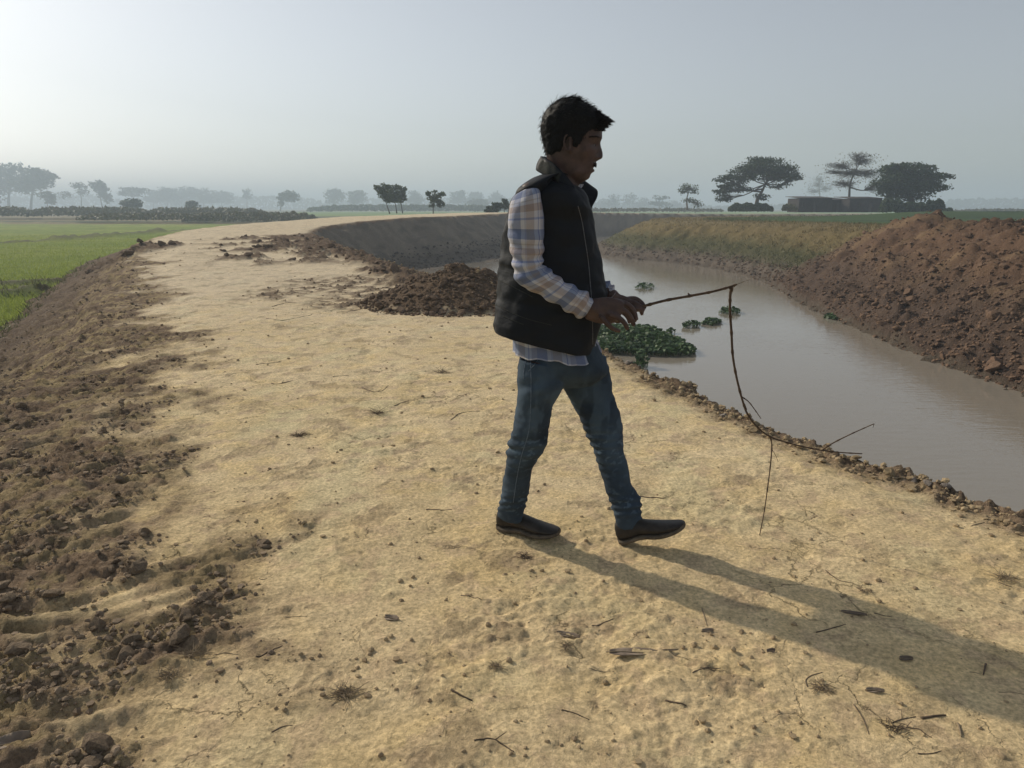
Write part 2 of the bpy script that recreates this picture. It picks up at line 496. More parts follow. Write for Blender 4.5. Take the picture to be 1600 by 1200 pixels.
# right bank
land = (T['e'] > 0).astype(float) * (T['s'] > 0)
el = T['e'] + 0.5 * T['mid'] + 0.3 * T['fine']
gb = mixc(np.tile([0.155, 0.125, 0.098], (n, 1)), (0.125, 0.122, 0.060), sstep(0.5, 1.6, el))
gb = mixc(gb, (0.235, 0.185, 0.085), sstep(1.9, 3.2, el + 0.4 * T['big']))
gb = mixc(gb, (0.26, 0.20, 0.10), sstep(2.6, 3.4, el) * sstep(0.0, 0.4, T['fine']))
gb = mixc(gb, (0.27, 0.215, 0.110), sstep(3.6, 5.0, el))
gb = mixc(gb, (0.070, 0.120, 0.030), sstep(7.0, 9.0, el + 0.8 * T['big']))
far = fbm(TX * 0.02, TY_ * 0.05, 3, 151)
gb = mixc(gb, (0.05, 0.085, 0.03), sstep(12, 20, T['e']) * sstep(0.0, 0.3, far))
gb = mixc(gb, (0.11, 0.20, 0.045), sstep(20, 30, T['e']) * sstep(0.15, 0.4, -far))
md = mixc(np.tile([0.158, 0.098, 0.063], (n, 1)), (0.225, 0.150, 0.088), sstep(0.05, 0.6, fbm(T['by'] * 0.9 + T['e'] * 0.2, T['e'] * 0.35, 4, 152)))
md = mixc(md, (0.115, 0.080, 0.060), sstep(2.8, 1.0, T['e'] + 0.6 * T['mid']))
md = mixc(md, (0.12, 0.18, 0.05), sstep(9, 11, T['e']))
rb = gb * (1 - T['mound'][:, None]) + md * T['mound'][:, None]
cl = cl * (1 - land[:, None]) + rb * land[:, None]
cl = cl * (1 - 0.30 * (wet * (T['e'] > -3)))[:, None]
# paddy field
fm = T['field']
dist = np.hypot(TX, TY_)
rice = mixc(np.tile([0.23, 0.30, 0.060], (n, 1)), (0.29, 0.34, 0.075), sstep(-0.2, 0.4, fbm(TX * 0.10, TY_ * 0.10, 3, 161)))
rice = mixc(rice, (0.14, 0.19, 0.05), sstep(0.1, 0.5, fbm(TX * 0.9, TY_ * 0.9, 4, 162)) * 0.5)
rice = mixc(rice, (0.11, 0.10, 0.06), T['bund'] * 0.9)
py_of = lambda X, Y, Z: 600 - FPX * (Y * SP + (Z - CAMZ) * CP) / np.maximum(Y * CP - (Z - CAMZ) * SP, 0.1)
pyv = py_of(TX, TY_, TZ)
dry = np.array([0.25, 0.20, 0.11])
far2 = fbm(TX * 0.012 + 4, TY_ * 0.03, 3, 163)
rice = mixc(rice, dry, sstep(104, 112, TY_ + 8 * T['big']))
rice = mixc(rice, (0.07, 0.085, 0.04), sstep(118, 124, TY_ + 10 * T['big']) * (1 - sstep(130, 140, TY_)))
rice = mixc(rice, (0.09, 0.12, 0.04), sstep(150, 190, TY_) * sstep(-0.1, 0.2, far2))
rice = mixc(rice, (0.20, 0.30, 0.06), sstep(200, 230, TY_) * sstep(-0.25, 0.0, (TX + 95) / 100) * (1 - sstep(420, 500, TY_)))
cl = cl * (1 - fm[:, None]) + rice * fm[:, None]
cl = np.clip(cl, 0.01, 0.8)
# how grassy / how lumpy the shader makes it
gr = np.clip(fm * (1 - T['bund']) + land * (1 - T['mound']) * sstep(0.4, 1.4, el), 0, 1)
ro = np.clip(dk + T['heap'] + land * T['mound'] + rs * 0.25, 0, 1) * (1 - fm)

# material shared by all the ground
def ground_material(name):
    m, nt, b = mat_new(name)
    L = nt.links.new
    tc = nt.nodes.new('ShaderNodeTexCoord')
    at = nt.nodes.new('ShaderNodeAttribute'); at.attribute_name = 'soil'
    am = nt.nodes.new('ShaderNodeAttribute'); am.attribute_name = 'mask'
    sep = nt.nodes.new('ShaderNodeSeparateColor'); L(am.outputs['Color'], sep.inputs[0])
    def noise(scale, detail=6, rough=0.6):
        q = nt.nodes.new('ShaderNodeTexNoise'); q.inputs['Scale'].default_value = scale; q.inputs['Detail'].default_value = detail; q.inputs['Roughness'].default_value = rough
        L(tc.outputs['Object'], q.inputs['Vector']); return q
    def math_(op, a, b_, clamp=False):
        q = nt.nodes.new('ShaderNodeMath'); q.operation = op; q.use_clamp = clamp
        for i, s_ in enumerate((a, b_)):
            if isinstance(s_, (int, float)): q.inputs[i].default_value = s_
            else: L(s_, q.inputs[i])
        return q.outputs[0]
    def mrange(s_, a, b_, c, d):
        q = nt.nodes.new('ShaderNodeMapRange'); L(s_, q.inputs[0])
        for i, v_ in enumerate((a, b_, c, d)): q.inputs[i + 1].default_value = v_
        return q.outputs[0]
    n0 = noise(22, 6, 0.7); n1 = noise(65, 8, 0.75); n2 = noise(9, 6, 0.6); n3 = noise(260, 3, 0.6)
    vo = nt.nodes.new('ShaderNodeTexVoronoi'); vo.inputs['Scale'].default_value = 38; L(tc.outputs['Object'], vo.inputs['Vector'])
    v2 = nt.nodes.new('ShaderNodeTexVoronoi'); v2.inputs['Scale'].default_value = 13; v2.inputs['Randomness'].default_value = 1; L(tc.outputs['Object'], v2.inputs['Vector'])
    # brightness variation of the soil itself
    k = math_('MULTIPLY', mrange(n1.outputs['Fac'], 0.36, 0.64, 0.62, 1.30), mrange(n2.outputs['Fac'], 0.3, 0.7, 0.88, 1.12))
    k = math_('MULTIPLY', k, mrange(n0.outputs['Fac'], 0.3, 0.7, 0.84, 1.13))
    # sparse dark crumbs / specks of litter
    spk = mrange(vo.outputs['Distance'], 0.10, 0.16, 0.55, 1.0)
    gate = mrange(n2.outputs['Fac'], 0.52, 0.6, 0.0, 1.0)
    q = nt.nodes.new('ShaderNodeMix'); q.data_type = 'FLOAT'; L(gate, q.inputs[0]); q.inputs[2].default_value = 1.0; L(spk, q.inputs[3])
    k = math_('MULTIPLY', k, q.outputs[0])
    vm = nt.nodes.new('ShaderNodeVectorMath'); vm.operation = 'SCALE'; L(at.outputs['Color'], vm.inputs[0]); L(k, vm.inputs['Scale'])
    L(vm.outputs[0], b.inputs['Base Color'])
    b.inputs['Roughness'].default_value = 0.95
    b.inputs['Specular IOR Level'].default_value = 0.12
    # drying cracks, only where the crust is hard
    ad = nt.nodes.new('ShaderNodeVectorMath'); ad.operation = 'MULTIPLY_ADD'; L(n2.outputs['Color'], ad.inputs[0]); ad.inputs[1].default_value = (.22, .22, .22); L(tc.outputs['Object'], ad.inputs[2])
    v3 = nt.nodes.new('ShaderNodeTexVoronoi'); v3.feature = 'DISTANCE_TO_EDGE'; v3.inputs['Scale'].default_value = 3.6; L(ad.outputs[0], v3.inputs['Vector'])
    n4 = noise(1.3, 4, 0.6)
    crack = math_('MULTIPLY', mrange(v3.outputs['Distance'], 0.0, 0.022, 1, 0), mrange(n4.outputs['Fac'], 0.50, 0.60, 0, 1))
    crack = math_('MULTIPLY', crack, mrange(sep.outputs[0], 0.0, 0.3, 1, 0))
    crack = math_('MULTIPLY', crack, mrange(sep.outputs[1], 0.0, 0.2, 1, 0))
    vm2 = nt.nodes.new('ShaderNodeVectorMath'); vm2.operation = 'SCALE'; L(vm.outputs[0], vm2.inputs[0]); L(mrange(crack, 0, 1, 1, 0.5), vm2.inputs['Scale'])
    L(vm2.outputs[0], b.inputs['Base Color'])
    # relief
    amp = mrange(sep.outputs[0], 0, 1, 0.42, 1.6)
    h = math_('ADD', math_('ADD', math_('MULTIPLY', n1.outputs['Fac'], 0.017), math_('MULTIPLY', n0.outputs['Fac'], 0.02)), math_('MULTIPLY', n3.outputs['Fac'], 0.0040))
    h = math_('MULTIPLY', math_('ADD', h, math_('MULTIPLY', vo.outputs['Distance'], -0.006)), amp)
    h = math_('ADD', h, math_('MULTIPLY', math_('MULTIPLY', mrange(v2.outputs['Distance'], 0, .6, 1, 0), sep.outputs[0]), 0.012))
    h = math_('ADD', h, math_('MULTIPLY', math_('MULTIPLY', n1.outputs['Fac'], sep.outputs[1]), 0.05))
    h = math_('ADD', h, math_('MULTIPLY', crack, -0.008))
    bp = nt.nodes.new('ShaderNodeBump'); bp.inputs['Strength'].default_value = 0.9; bp.inputs['Distance'].default_value = 1.0
    L(h, bp.inputs['Height']); L(bp.outputs['Normal'], b.inputs['Normal'])
    return m
M_ground = ground_material('earth')

idx = np.arange(NT * NR).reshape(NR, NT)
a = idx[:-1, :]; b_ = np.roll(idx, -1, axis=1)[:-1, :]; c_ = np.roll(idx, -1, axis=1)[1:, :]; d_ = idx[1:, :]
quads = np.stack([a, d_, c_, b_], -1).reshape(-1, 4)
qc = quads[:, 0]
s_, e_, f_, m_ = T['s'][qc], T['e'][qc], T['field'][qc], T['mound'][qc]
reg = np.zeros(len(quads), int)                      # 0 dirt road
jig = 0.12 * T['mid'][qc]
reg[(s_ > 0.15 + jig)] = 1                           # river bed and the embankment's river slope
reg[(s_ < 0) & (T['sl'][qc] > 0.1 + jig * 3)] = 2    # left slope
reg[(f_ > 0.5) & (s_ < 0)] = 3                       # rice field
reg[(s_ > 0) & (e_ > -0.2) & (m_ <= 0.5)] = 4        # grassy bank
reg[(s_ > 0) & (e_ > -0.2) & (m_ > 0.5) & (e_ < 11)] = 5   # spoil mound
reg[(s_ > 0) & (e_ >= 9.5) & (m_ <= 0.5)] = 6
reg[(s_ > 0) & (e_ >= 11)] = 6
reg[(reg == 1) & (TZ[qc] < ZW - 0.02)] = 7
reg[(T['heap'][qc] > 0.5) & (s_ < 0.6)] = 8
names = ['dirt_road', 'river_slope', 'embankment_slope', 'rice_field', 'grassy_riverbank', 'earth_spoil_bank', 'farmland', 'river_bed', 'heap_base']
labels = ['pale yellow dirt track running along the top of the embankment', 'scraped grey clay slope between dirt track and river',
          'brown crumbly side slope between dirt track and green paddy', 'bright green young rice field left of the embankment',
          'low grassy bank along the far side of the river', 'long bank of freshly dug reddish earth beside the river', 'flat farmland beyond the river',
          'muddy bed under the river water', None]
GROUND = {}
heap_e = empty('soil_heap', (HEAP_C[0], HEAP_C[1], 0.0))
tag(heap_e, 'heap of loose dark brown clods on the river edge of the track', 'soil heap')
verts_all = np.stack([TX, TY_, TZ], 1)
mask_all = np.stack([ro, gr, np.zeros(n), np.ones(n)], 1).astype(np.float32)
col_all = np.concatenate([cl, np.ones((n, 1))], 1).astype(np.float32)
for ri, nm in enumerate(names):
    q = quads[reg == ri]
    u, inv = np.unique(q, return_inverse=True)
    me = new_mesh(nm, verts_all[u], inv.reshape(-1, 4))
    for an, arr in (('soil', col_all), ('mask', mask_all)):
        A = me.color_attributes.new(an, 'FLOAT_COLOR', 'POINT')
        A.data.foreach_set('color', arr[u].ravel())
    o = link(nm, me, M_ground)
    GROUND[nm] = o
    if nm == 'heap_base':
        o.parent = heap_e; o.location = (-HEAP_C[0], -HEAP_C[1], 0)
    else:
        tag(o, labels[ri], kind='structure')

# ------------------------------------------------------------------ water
m, nt, b = mat_new('muddy_water'); L = nt.links.new
tc = nt.nodes.new('ShaderNodeTexCoord')
mp = nt.nodes.new('ShaderNodeMapping'); mp.inputs['Rotation'].default_value = (0, 0, math.radians(28)); mp.inputs['Scale'].default_value = (1.0, 4.0, 1)
L(tc.outputs['Object'], mp.inputs['Vector'])
n1 = nt.nodes.new('ShaderNodeTexNoise'); n1.inputs['Scale'].default_value = 3.2; n1.inputs['Detail'].default_value = 3; L(mp.outputs[0], n1.inputs['Vector'])
n2 = nt.nodes.new('ShaderNodeTexNoise'); n2.inputs['Scale'].default_value = 0.25; n2.inputs['Detail'].default_value = 2; L(tc.outputs['Object'], n2.inputs['Vector'])
mu = nt.nodes.new('ShaderNodeMath'); mu.operation = 'MULTIPLY'; L(n1.outputs['Fac'], mu.inputs[0]); L(n2.outputs['Fac'], mu.inputs[1])
bp = nt.nodes.new('ShaderNodeBump'); bp.inputs['Distance'].default_value = 0.007; bp.inputs['Strength'].default_value = 1.0
L(mu.outputs[0], bp.inputs['Height']); L(bp.outputs['Normal'], b.inputs['Normal'])
b.inputs['Base Color'].default_value = (0.265, 0.235, 0.190, 1)
b.inputs['Roughness'].default_value = 0.06
b.inputs['IOR'].default_value = 1.33
M_water = m
P_left = [CREST[i] for i in range(0, len(CREST), 3)]
vw = []; 
bk = np.array([BANK[i] for i in range(0, len(BANK), 1)])
cr_ = np.array([CREST[i] for i in range(0, len(CREST), 1)])
def resample(line, k):
    d = np.concatenate([[0], np.cumsum(np.hypot(*np.diff(line, axis=0).T))]); u = np.linspace(0, 1, k) ** 1.6 * d[-1]
    return np.stack([np.interp(u, d, line[:, 0]), np.interp(u, d, line[:, 1])], 1)
A1 = resample(cr_, 140); B1 = resample(bk, 140)
nrm = np.gradient(A1, axis=0); nrm /= np.linalg.norm(nrm, axis=1)[:, None]
A1 = A1 + np.stack([nrm[:, 1], -nrm[:, 0]], 1) * 0.9
nrm = np.gradient(B1, axis=0); nrm /= np.linalg.norm(nrm, axis=1)[:, None]
B1 = B1 + np.stack([nrm[:, 1], -nrm[:, 0]], 1) * 0.9
V = np.zeros((280, 3)); V[:140, :2] = A1; V[140:, :2] = B1; V[:, 2] = ZW
F = np.array([[i, 140 + i, 141 + i, i + 1] for i in range(139)])
o = link('river_water', new_mesh('river_water', V, F), M_water)
tag(o, 'muddy grey brown river water in the dug channel', kind='structure')

# ------------------------------------------------------------------ haze
m = bpy.data.materials.new('haze_air'); m.use_nodes = True; nt = m.node_tree; nt.nodes.clear()
out = nt.nodes.new('ShaderNodeOutputMaterial'); pv = nt.nodes.new('ShaderNodeVolumePrincipled')
HAZE = 0.0018
pv.inputs['Density'].default_value = HAZE
pv.inputs['Color'].default_value = (0.72, 0.86, 1.0, 1)
pv.inputs['Anisotropy'].default_value = 0.15
nt.links.new(pv.outputs[0], out.inputs['Volume'])
V, F = box(0, 0, 16.1, 5400, 5400, 39.8)
o = link('haze', new_mesh('haze', V, F, False), m)
tag(o, 'pale blue winter haze over the plain', kind='stuff')
# ------------------------------------------------------------------ trees, shrubs, huts
M_barkt = simple_mat('tree_bark', (0.11, 0.09, 0.07), (0.06, 0.05, 0.04), 6, 0.95)
M_palebark = simple_mat('pale_bark', (0.20, 0.17, 0.14), (0.12, 0.10, 0.085), 6, 0.95)
M_leafd = leaf_mat('dark_leaves', (0.022, 0.040, 0.018), (0.060, 0.090, 0.035))
M_leafm = leaf_mat('mid_green_leaves', (0.040, 0.065, 0.022), (0.095, 0.125, 0.045))
M_leafo = leaf_mat('olive_leaves', (0.07, 0.075, 0.035), (0.13, 0.125, 0.06))
M_dry = leaf_mat('dry_scrub', (0.10, 0.085, 0.05), (0.075, 0.09, 0.04))

def leaf_quads(C, size, flat=0.5, seed=0):
    """one bent leaf clump (two triangles) at each centre"""
    g = np.random.default_rng(seed); n = len(C)
    nrm = g.normal(size=(n, 3)); nrm[:, 2] = np.abs(nrm[:, 2]) + flat; nrm /= np.linalg.norm(nrm, axis=1)[:, None]
    a = np.cross(nrm, g.normal(size=(n, 3))); a /= np.linalg.norm(a, axis=1)[:, None]; b = np.cross(nrm, a)
    s = size * g.uniform(.55, 1.35, n)[:, None]
    V = np.stack([C - a * s * .6, C + b * s * .33, C + a * s * .6 + nrm * s * .15, C - b * s * .33], 1).reshape(-1, 3)
    F = np.arange(4 * n).reshape(n, 4)
    return V, F

def tree(name, label, base, Y, trunk, blobs, leaf=0.3, n=3000, mat=None, cat='tree', group=None, tr=0.35, bark=None, twiggy=0.3, seed=1, depth=0.9, clump=0.16):
    """trunk: photo points from the ground up; blobs: (x, y, rx, ry, weight) of the crown in the photo"""
    g = np.random.default_rng(seed)
    if base[0] > 1060 and 120 < Y < 200: Y *= .7; leaf *= .7; tr *= .7
    if Y >= 230: Y *= 1.65; leaf *= 1.65; tr *= 1.65
    e = empty(name, tuple(P(*base, Y))); tag(e, label, cat, group)
    B = np.array(e.location); k = Y * 0.000865
    M = MB(); tp = [P(x, y, Y) - B for x, y in trunk]
    tp = catmull(tp, 5)
    rad = np.linspace(tr, tr * .4, len(tp)); rad[0] *= 1.4
    v, f = tube(tp, rad, 8); M.add(v, f)
    tot = sum(b[4] * b[2] * b[3] for b in blobs); cs = []
    for (bx, by, rx, ry, w) in blobs:
        c = P(bx, by, Y) - B + np.array([0, g.uniform(-.4, .4) * rx * k * depth, 0])
        # limb from the nearest trunk point
        j = int(np.clip(len(tp) * g.uniform(.45, .95), 0, len(tp) - 1)); s0 = tp[j]
        if np.linalg.norm(tp[-1] - c) < np.linalg.norm(s0 - c): j = len(tp) - 1; s0 = tp[j]
        mid = (s0 + c) / 2 + np.array([0, 0, -.10 * abs(c[0] - s0[0])]) + g.normal(size=3) * .05 * rx * k
        lp = catmull([s0, mid, c], 4); v, f = tube(lp, np.linspace(rad[j] * .7, tr * .16, len(lp)), 5); M.add(v, f)
        nc = max(int(7 * (rx * ry) ** .5 * twiggy + 5), 5)
        sub = []
        for q in range(nc):
            d = g.normal(size=3); d /= np.linalg.norm(d); d *= g.uniform(.35, 1.0) ** .5
            sp_ = c + d * np.array([rx, rx * depth, ry]) * k
            sub.append(sp_)
            st_ = lp[int(g.integers(len(lp) // 2, len(lp)))]
            m2 = (st_ + sp_) / 2 + g.normal(size=3) * .08 * rx * k
            v, f = tube([st_, m2, sp_], [tr * .13, tr * .08, tr * .03], 4, False); M.add(v, f)
        m_ = int(n * w * rx * ry / tot)
        pick = np.array(sub)[g.integers(0, nc, m_)]
        off = np.clip(g.normal(size=(m_, 3)), -1.7, 1.7) * np.array([rx, rx * depth, ry * .8]) * k * (clump + .12)
        cs.append(pick + off)
    wood = link('trunk', M.mesh('trunk'), bark or M_barkt, e)
    C = np.vstack(cs); v, f = leaf_quads(C, leaf, .6, seed)
    link('crown', new_mesh('crown', v, f, False), mat or M_leafd, e)
    return e

tree('rain_tree', 'broad dark umbrella-shaped tree standing alone beyond the right bank', (1181, 329), 140, [(1181, 330), (1183, 314), (1190, 300), (1196, 288)],
     [(1197, 261, 36, 11, 1.1), (1226, 270, 22, 9, 1), (1165, 269, 24, 8, .9), (1142, 283, 22, 8, 1.2), (1127, 296, 13, 6, 1.2), (1200, 276, 38, 7, .6), (1240, 279, 11, 5, .8), (1130, 309, 13, 6, .7), (1160, 296, 18, 5, .4), (1217, 291, 18, 5, .3), (1186, 250, 16, 5, .9), (1190, 308, 14, 5, .5)],
     .36, 9500, M_leafd, tr=.42, seed=3, clump=.10, twiggy=.42)
tree('dense_tree', 'dense dark spreading tree right of the low huts, with ragged right side', (1425, 331), 130, [(1425, 332), (1424, 310), (1422, 290), (1420, 276)],
     [(1420, 266, 34, 10, 1.2), (1392, 283, 24, 13, 1.2), (1445, 279, 26, 9, 1.1), (1473, 274, 13, 3.5, 1), (1462, 293, 22, 6, 1), (1424, 295, 34, 16, 1.3), (1400, 262, 16, 7, 1), (1384, 299, 14, 8, 1), (1450, 262, 12, 5, .8)],
     .42, 10500, M_leafd, tr=.5, seed=4, clump=.12, twiggy=.4)
tree('bare_tree', 'tall sparse half bare tree rising behind the low huts', (1327, 328), 150, [(1327, 329), (1327, 305), (1329, 285), (1338, 265)],
     [(1350, 250, 22, 8, .9), (1312, 258, 24, 7, .6), (1330, 270, 32, 10, .5), (1318, 287, 24, 9, .4), (1352, 272, 24, 10, .5), (1369, 290, 12, 14, .7), (1340, 242, 18, 4, .7), (1298, 268, 14, 4, .5)],
     .26, 1300, M_leafo, tr=.30, bark=M_barkt, twiggy=1.2, seed=5, clump=.3)
tree('bare_tree', 'smaller pale leafless tree left of the tall sparse tree', (1281, 328), 230, [(1281, 328), (1281, 305), (1280, 292)],
     [(1278, 288, 12, 9, .8), (1270, 298, 14, 7, .4), (1290, 294, 12, 8, .4), (1280, 279, 8, 4, .6)], .35, 420, M_leafo, tr=.22, bark=M_palebark, twiggy=1.6, seed=6, clump=.35)
tree('slender_tree', 'slender sparse tree on the plain left of the umbrella tree', (1074, 328), 170, [(1074, 328), (1073, 312), (1076, 300)],
     [(1077, 294, 11, 5, 1), (1068, 299, 6, 4, .8), (1085, 300, 6, 4, .6), (1075, 313, 9, 3, .8), (1090, 318, 7, 5, .6)], .38, 800, M_leafm, tr=.22, bark=M_palebark, twiggy=.9, seed=7, clump=.25)
tree('small_tree', 'small hazy tree on the plain near the man', (1030, 328), 300, [(1030, 328), (1030, 312)], [(1033, 309, 9, 4, 1), (1027, 318, 12, 4, .8), (1040, 320, 9, 4, .6)], .7, 500, M_leafd, tr=.3, seed=8)
for i, (x, y, rx, ry) in enumerate([(958, 314, 12, 8), (984, 312, 9, 8), (1004, 317, 10, 6), (942, 318, 10, 6), (1050, 320, 10, 5)]):
    tree('far_tree', ['second faint hazy tree right of the face of the man', 'third faint hazy tree right of the face of the man', 'fourth faint hazy tree right of the face of the man', 'faint hazy tree nearest to the vest collar of the man', 'faint low hazy tree just left of the slender sparse tree'][i], (x, 328), 420 + 20 * i, [(x, 328), (x, y + 3)], [(x, y, rx, ry, 1), (x + 3, y - 3, rx * .6, ry * .6, 1), (x - 4, y + 4, rx * .7, ry * .5, .6)], 1.0, 380, M_leafd, tr=.3, seed=20 + i,
         group='faint trees on the horizon right of the man', twiggy=.8, clump=.3)
# trees on the far embankment
tree('small_tree', 'leafy small tree, leftmost of the dark cluster on the embankment', (609, 333.5), 84, [(609, 334), (605, 322), (600, 308)], [(600, 303, 8, 6, 1), (591, 294, 5, 3, .9), (604, 293, 6, 4, 1), (586, 291, 3, 1.5, .7), (596, 298, 6, 4, .9), (598, 287.5, 3, 1.5, .7), (606, 312, 6, 5, .8)], .20, 1700, M_leafm, tr=.07, seed=31, clump=.22)
tree('small_tree', 'leafy small tree in the middle of the dark cluster on the embankment', (620, 333), 86, [(620, 333.5), (618, 320), (614, 308)], [(614, 303, 8, 7, 1), (619, 293, 5, 3, 1), (611, 310, 6, 5, 1), (611, 291, 3, 2, .7), (621, 312, 5, 4, .6)], .20, 1800, M_leafm, tr=.07, seed=32, clump=.22)
tree('small_tree', 'leafy small tree, rightmost of the dark cluster on the embankment', (629, 333), 88, [(629, 333.5), (627, 320), (624, 308)], [(627, 303, 5, 7, 1), (632, 296, 3, 3, .8), (623, 311, 6, 5, .9), (626, 292, 3, 2, .7), (632, 309, 3, 4, .8)], .20, 1300, M_leafm, tr=.06, seed=33, clump=.22)
tree('small_tree', 'single round small tree right of the dark cluster on the embankment', (677, 334), 84, [(677, 335), (677, 325), (679, 315)], [(680, 311, 9, 6, 1), (670, 303, 4, 3, .8), (691, 303, 4, 3, .8), (679, 299, 3, 2, .8), (688, 319, 5, 5, .8), (675, 321, 4, 4, .6), (684, 304, 5, 3, .8)], .20, 1700, M_leafm, tr=.07, seed=34, clump=.22)
for i, (x, y, rx, ry) in enumerate([(775, 324, 7, 6), (788, 320, 6, 7), (764, 328, 6, 4)]):
    tree('shrub', ['dark shrub on the embankment just left of the man', 'tallest dark shrub on the embankment touching the outline of the man', 'low shrub left of the other shrubs by the man'][i], (x, 334), 80 + i, [(x, 335), (x, y + 3)],
         [(x, y, rx, ry, 1), (x + 2, y - 3, rx * .6, ry * .6, 1)], .25, 700, M_leafd, 'shrub', tr=.05, seed=40 + i)
# left horizon
tree('tall_tree', 'tallest hazy tree at the left edge of the picture', (14, 330), 300, [(14, 331), (14, 305), (20, 285)], [(8, 272, 22, 11, 1.1), (28, 262, 14, 6, 1), (0, 292, 22, 12, 1), (26, 282, 20, 11, 1), (-20, 270, 24, 16, 1), (-30, 300, 30, 20, 1)], 1.2, 3200, M_leafd, tr=.6, seed=51, clump=.22)
tree('tall_tree', 'tall hazy tree with ragged right side beside the leftmost tree', (50, 330), 280, [(48, 331), (50, 305), (55, 290)], [(56, 276, 20, 9, 1.1), (72, 276, 13, 5, 1), (48, 290, 18, 10, 1), (72, 290, 12, 6, .8), (62, 268, 10, 4, .8)], 1.1, 2400, M_leafd, tr=.5, seed=52, clump=.22)
tree('small_tree', 'small bushy tree in front of the two tall hazy trees', (75, 331), 240, [(75, 332), (74, 315)], [(72, 305, 9, 6, 1), (78, 312, 8, 6, .8)], .7, 600, M_leafd, tr=.2, seed=53)
tree('thin_tree', 'thin wispy tree between the tall trees and the column-shaped tree', (127, 331), 300, [(127, 332), (127, 310), (124, 298)], [(124, 290, 9, 4, 1), (132, 300, 8, 5, .6), (100, 305, 9, 5, .8)], .8, 420, M_leafd, tr=.25, seed=54, twiggy=.9, clump=.3)
tree('column_tree', 'column-shaped hazy tree on the left horizon', (161, 331), 290, [(161, 332), (158, 315), (155, 300)], [(151, 289, 8, 7, 1), (159, 294, 9, 8, 1), (163, 305, 8, 5, 1), (168, 312, 6, 5, .7)], .9, 1100, M_leafd, tr=.3, seed=55)
tree('flat_topped_tree', 'flat-topped hazy tree above a dark bush on the left horizon', (206, 330), 360, [(206, 331), (206, 312)], [(200, 297, 12, 4, 1), (214, 298, 13, 4, 1), (207, 303, 18, 4, .8), (192, 303, 8, 3, .6)], 1.0, 1000, M_leafd, tr=.4, seed=56)
tree('bush', 'dark round bush under the flat-topped tree', (205, 331), 200, [(205, 332), (205, 322)], [(200, 318, 10, 6, 1), (212, 318, 9, 6, 1), (206, 314, 8, 4, 1)], .6, 1000, M_leafd, 'bush', tr=.2, seed=57)
tree('bush', 'small dark bush further right along the scrub belt', (302, 331), 210, [(302, 332), (302, 324)], [(300, 318, 7, 4, 1), (304, 323, 9, 4, 1)], .6, 600, M_leafd, 'bush', tr=.15, seed=58)
for i, (x, y, rx, ry, Y) in enumerate([(240, 304, 9, 5, 460), (262, 300, 14, 6, 440), (292, 299, 18, 6, 470), (318, 304, 16, 7, 450), (346, 305, 13, 6, 470), (275, 309, 20, 6, 480)]):
    tree('far_tree', ['leftmost low tree of the pale grove on the left horizon', 'second tree from the left in the pale grove', 'broadest tree in the middle of the pale grove', 'fourth tree of the pale grove, right of the broadest', 'rightmost tree of the pale grove on the left horizon', 'low wide tree at the front of the pale grove'][i], (x, 329), Y, [(x, 330), (x, y + 4)], [(x, y, rx, ry, 1), (x + 5, y - 3, rx * .6, ry * .5, 1), (x - 6, y + 6, rx * .9, ry, .8), (x + 6, y + 8, rx * .8, ry, .7)], 1.2, 1000, M_leafd, tr=.4,
         seed=60 + i, group='pale trees of the grove on the left horizon')
tree('slim_tree', 'slim pale tree between the grove and the round tree', (386, 329), 420, [(386, 330), (386, 308)], [(386, 299, 5, 5, 1), (384, 307, 5, 4, 1), (391, 306, 5, 4, .7)], .9, 380, M_leafd, tr=.3, seed=70)
tree('round_tree', 'round hazy tree above the dark scrub left of the track', (440, 328), 260, [(438, 330), (440, 315)], [(450, 303, 12, 4.5, 1), (456, 309, 10, 5, 1), (443, 309, 8, 5, 1), (436, 318, 6, 4, .6)], .8, 1000, M_leafd, tr=.25, seed=71)
for i, (x, y, rx, ry, Y, l) in enumerate([(523, 304, 13, 8, 400, 'boxy hazy tree left of the small embankment trees'), (558, 306, 12, 8, 390, 'boxy hazy tree just left of the dark tree cluster'), (648, 308, 11, 9, 420, 'hazy tree between the dark cluster and the single round tree'),
                                        (716, 306, 9, 8, 430, 'hazy tree right of the single round tree'), (741, 307, 12, 6, 470, 'faint hazy tree left of the man'), (748, 318, 14, 6, 330, 'darker low hazy tree left of the man'), (775, 308, 12, 7, 480, 'faint tree close to the shoulder of the man')]):
    tree('far_tree', l, (x, 328), Y, [(x, 329), (x, y + 5)], [(x, y, rx, ry, 1), (x + 4, y + 5, rx * .8, ry * .8, 1), (x - 5, y + 7, rx * .8, ry * .7, .8), (x + 1, y - 4, rx * .6, ry * .5, .8)], 1.1, 1100, M_leafd, tr=.4, seed=80 + i)

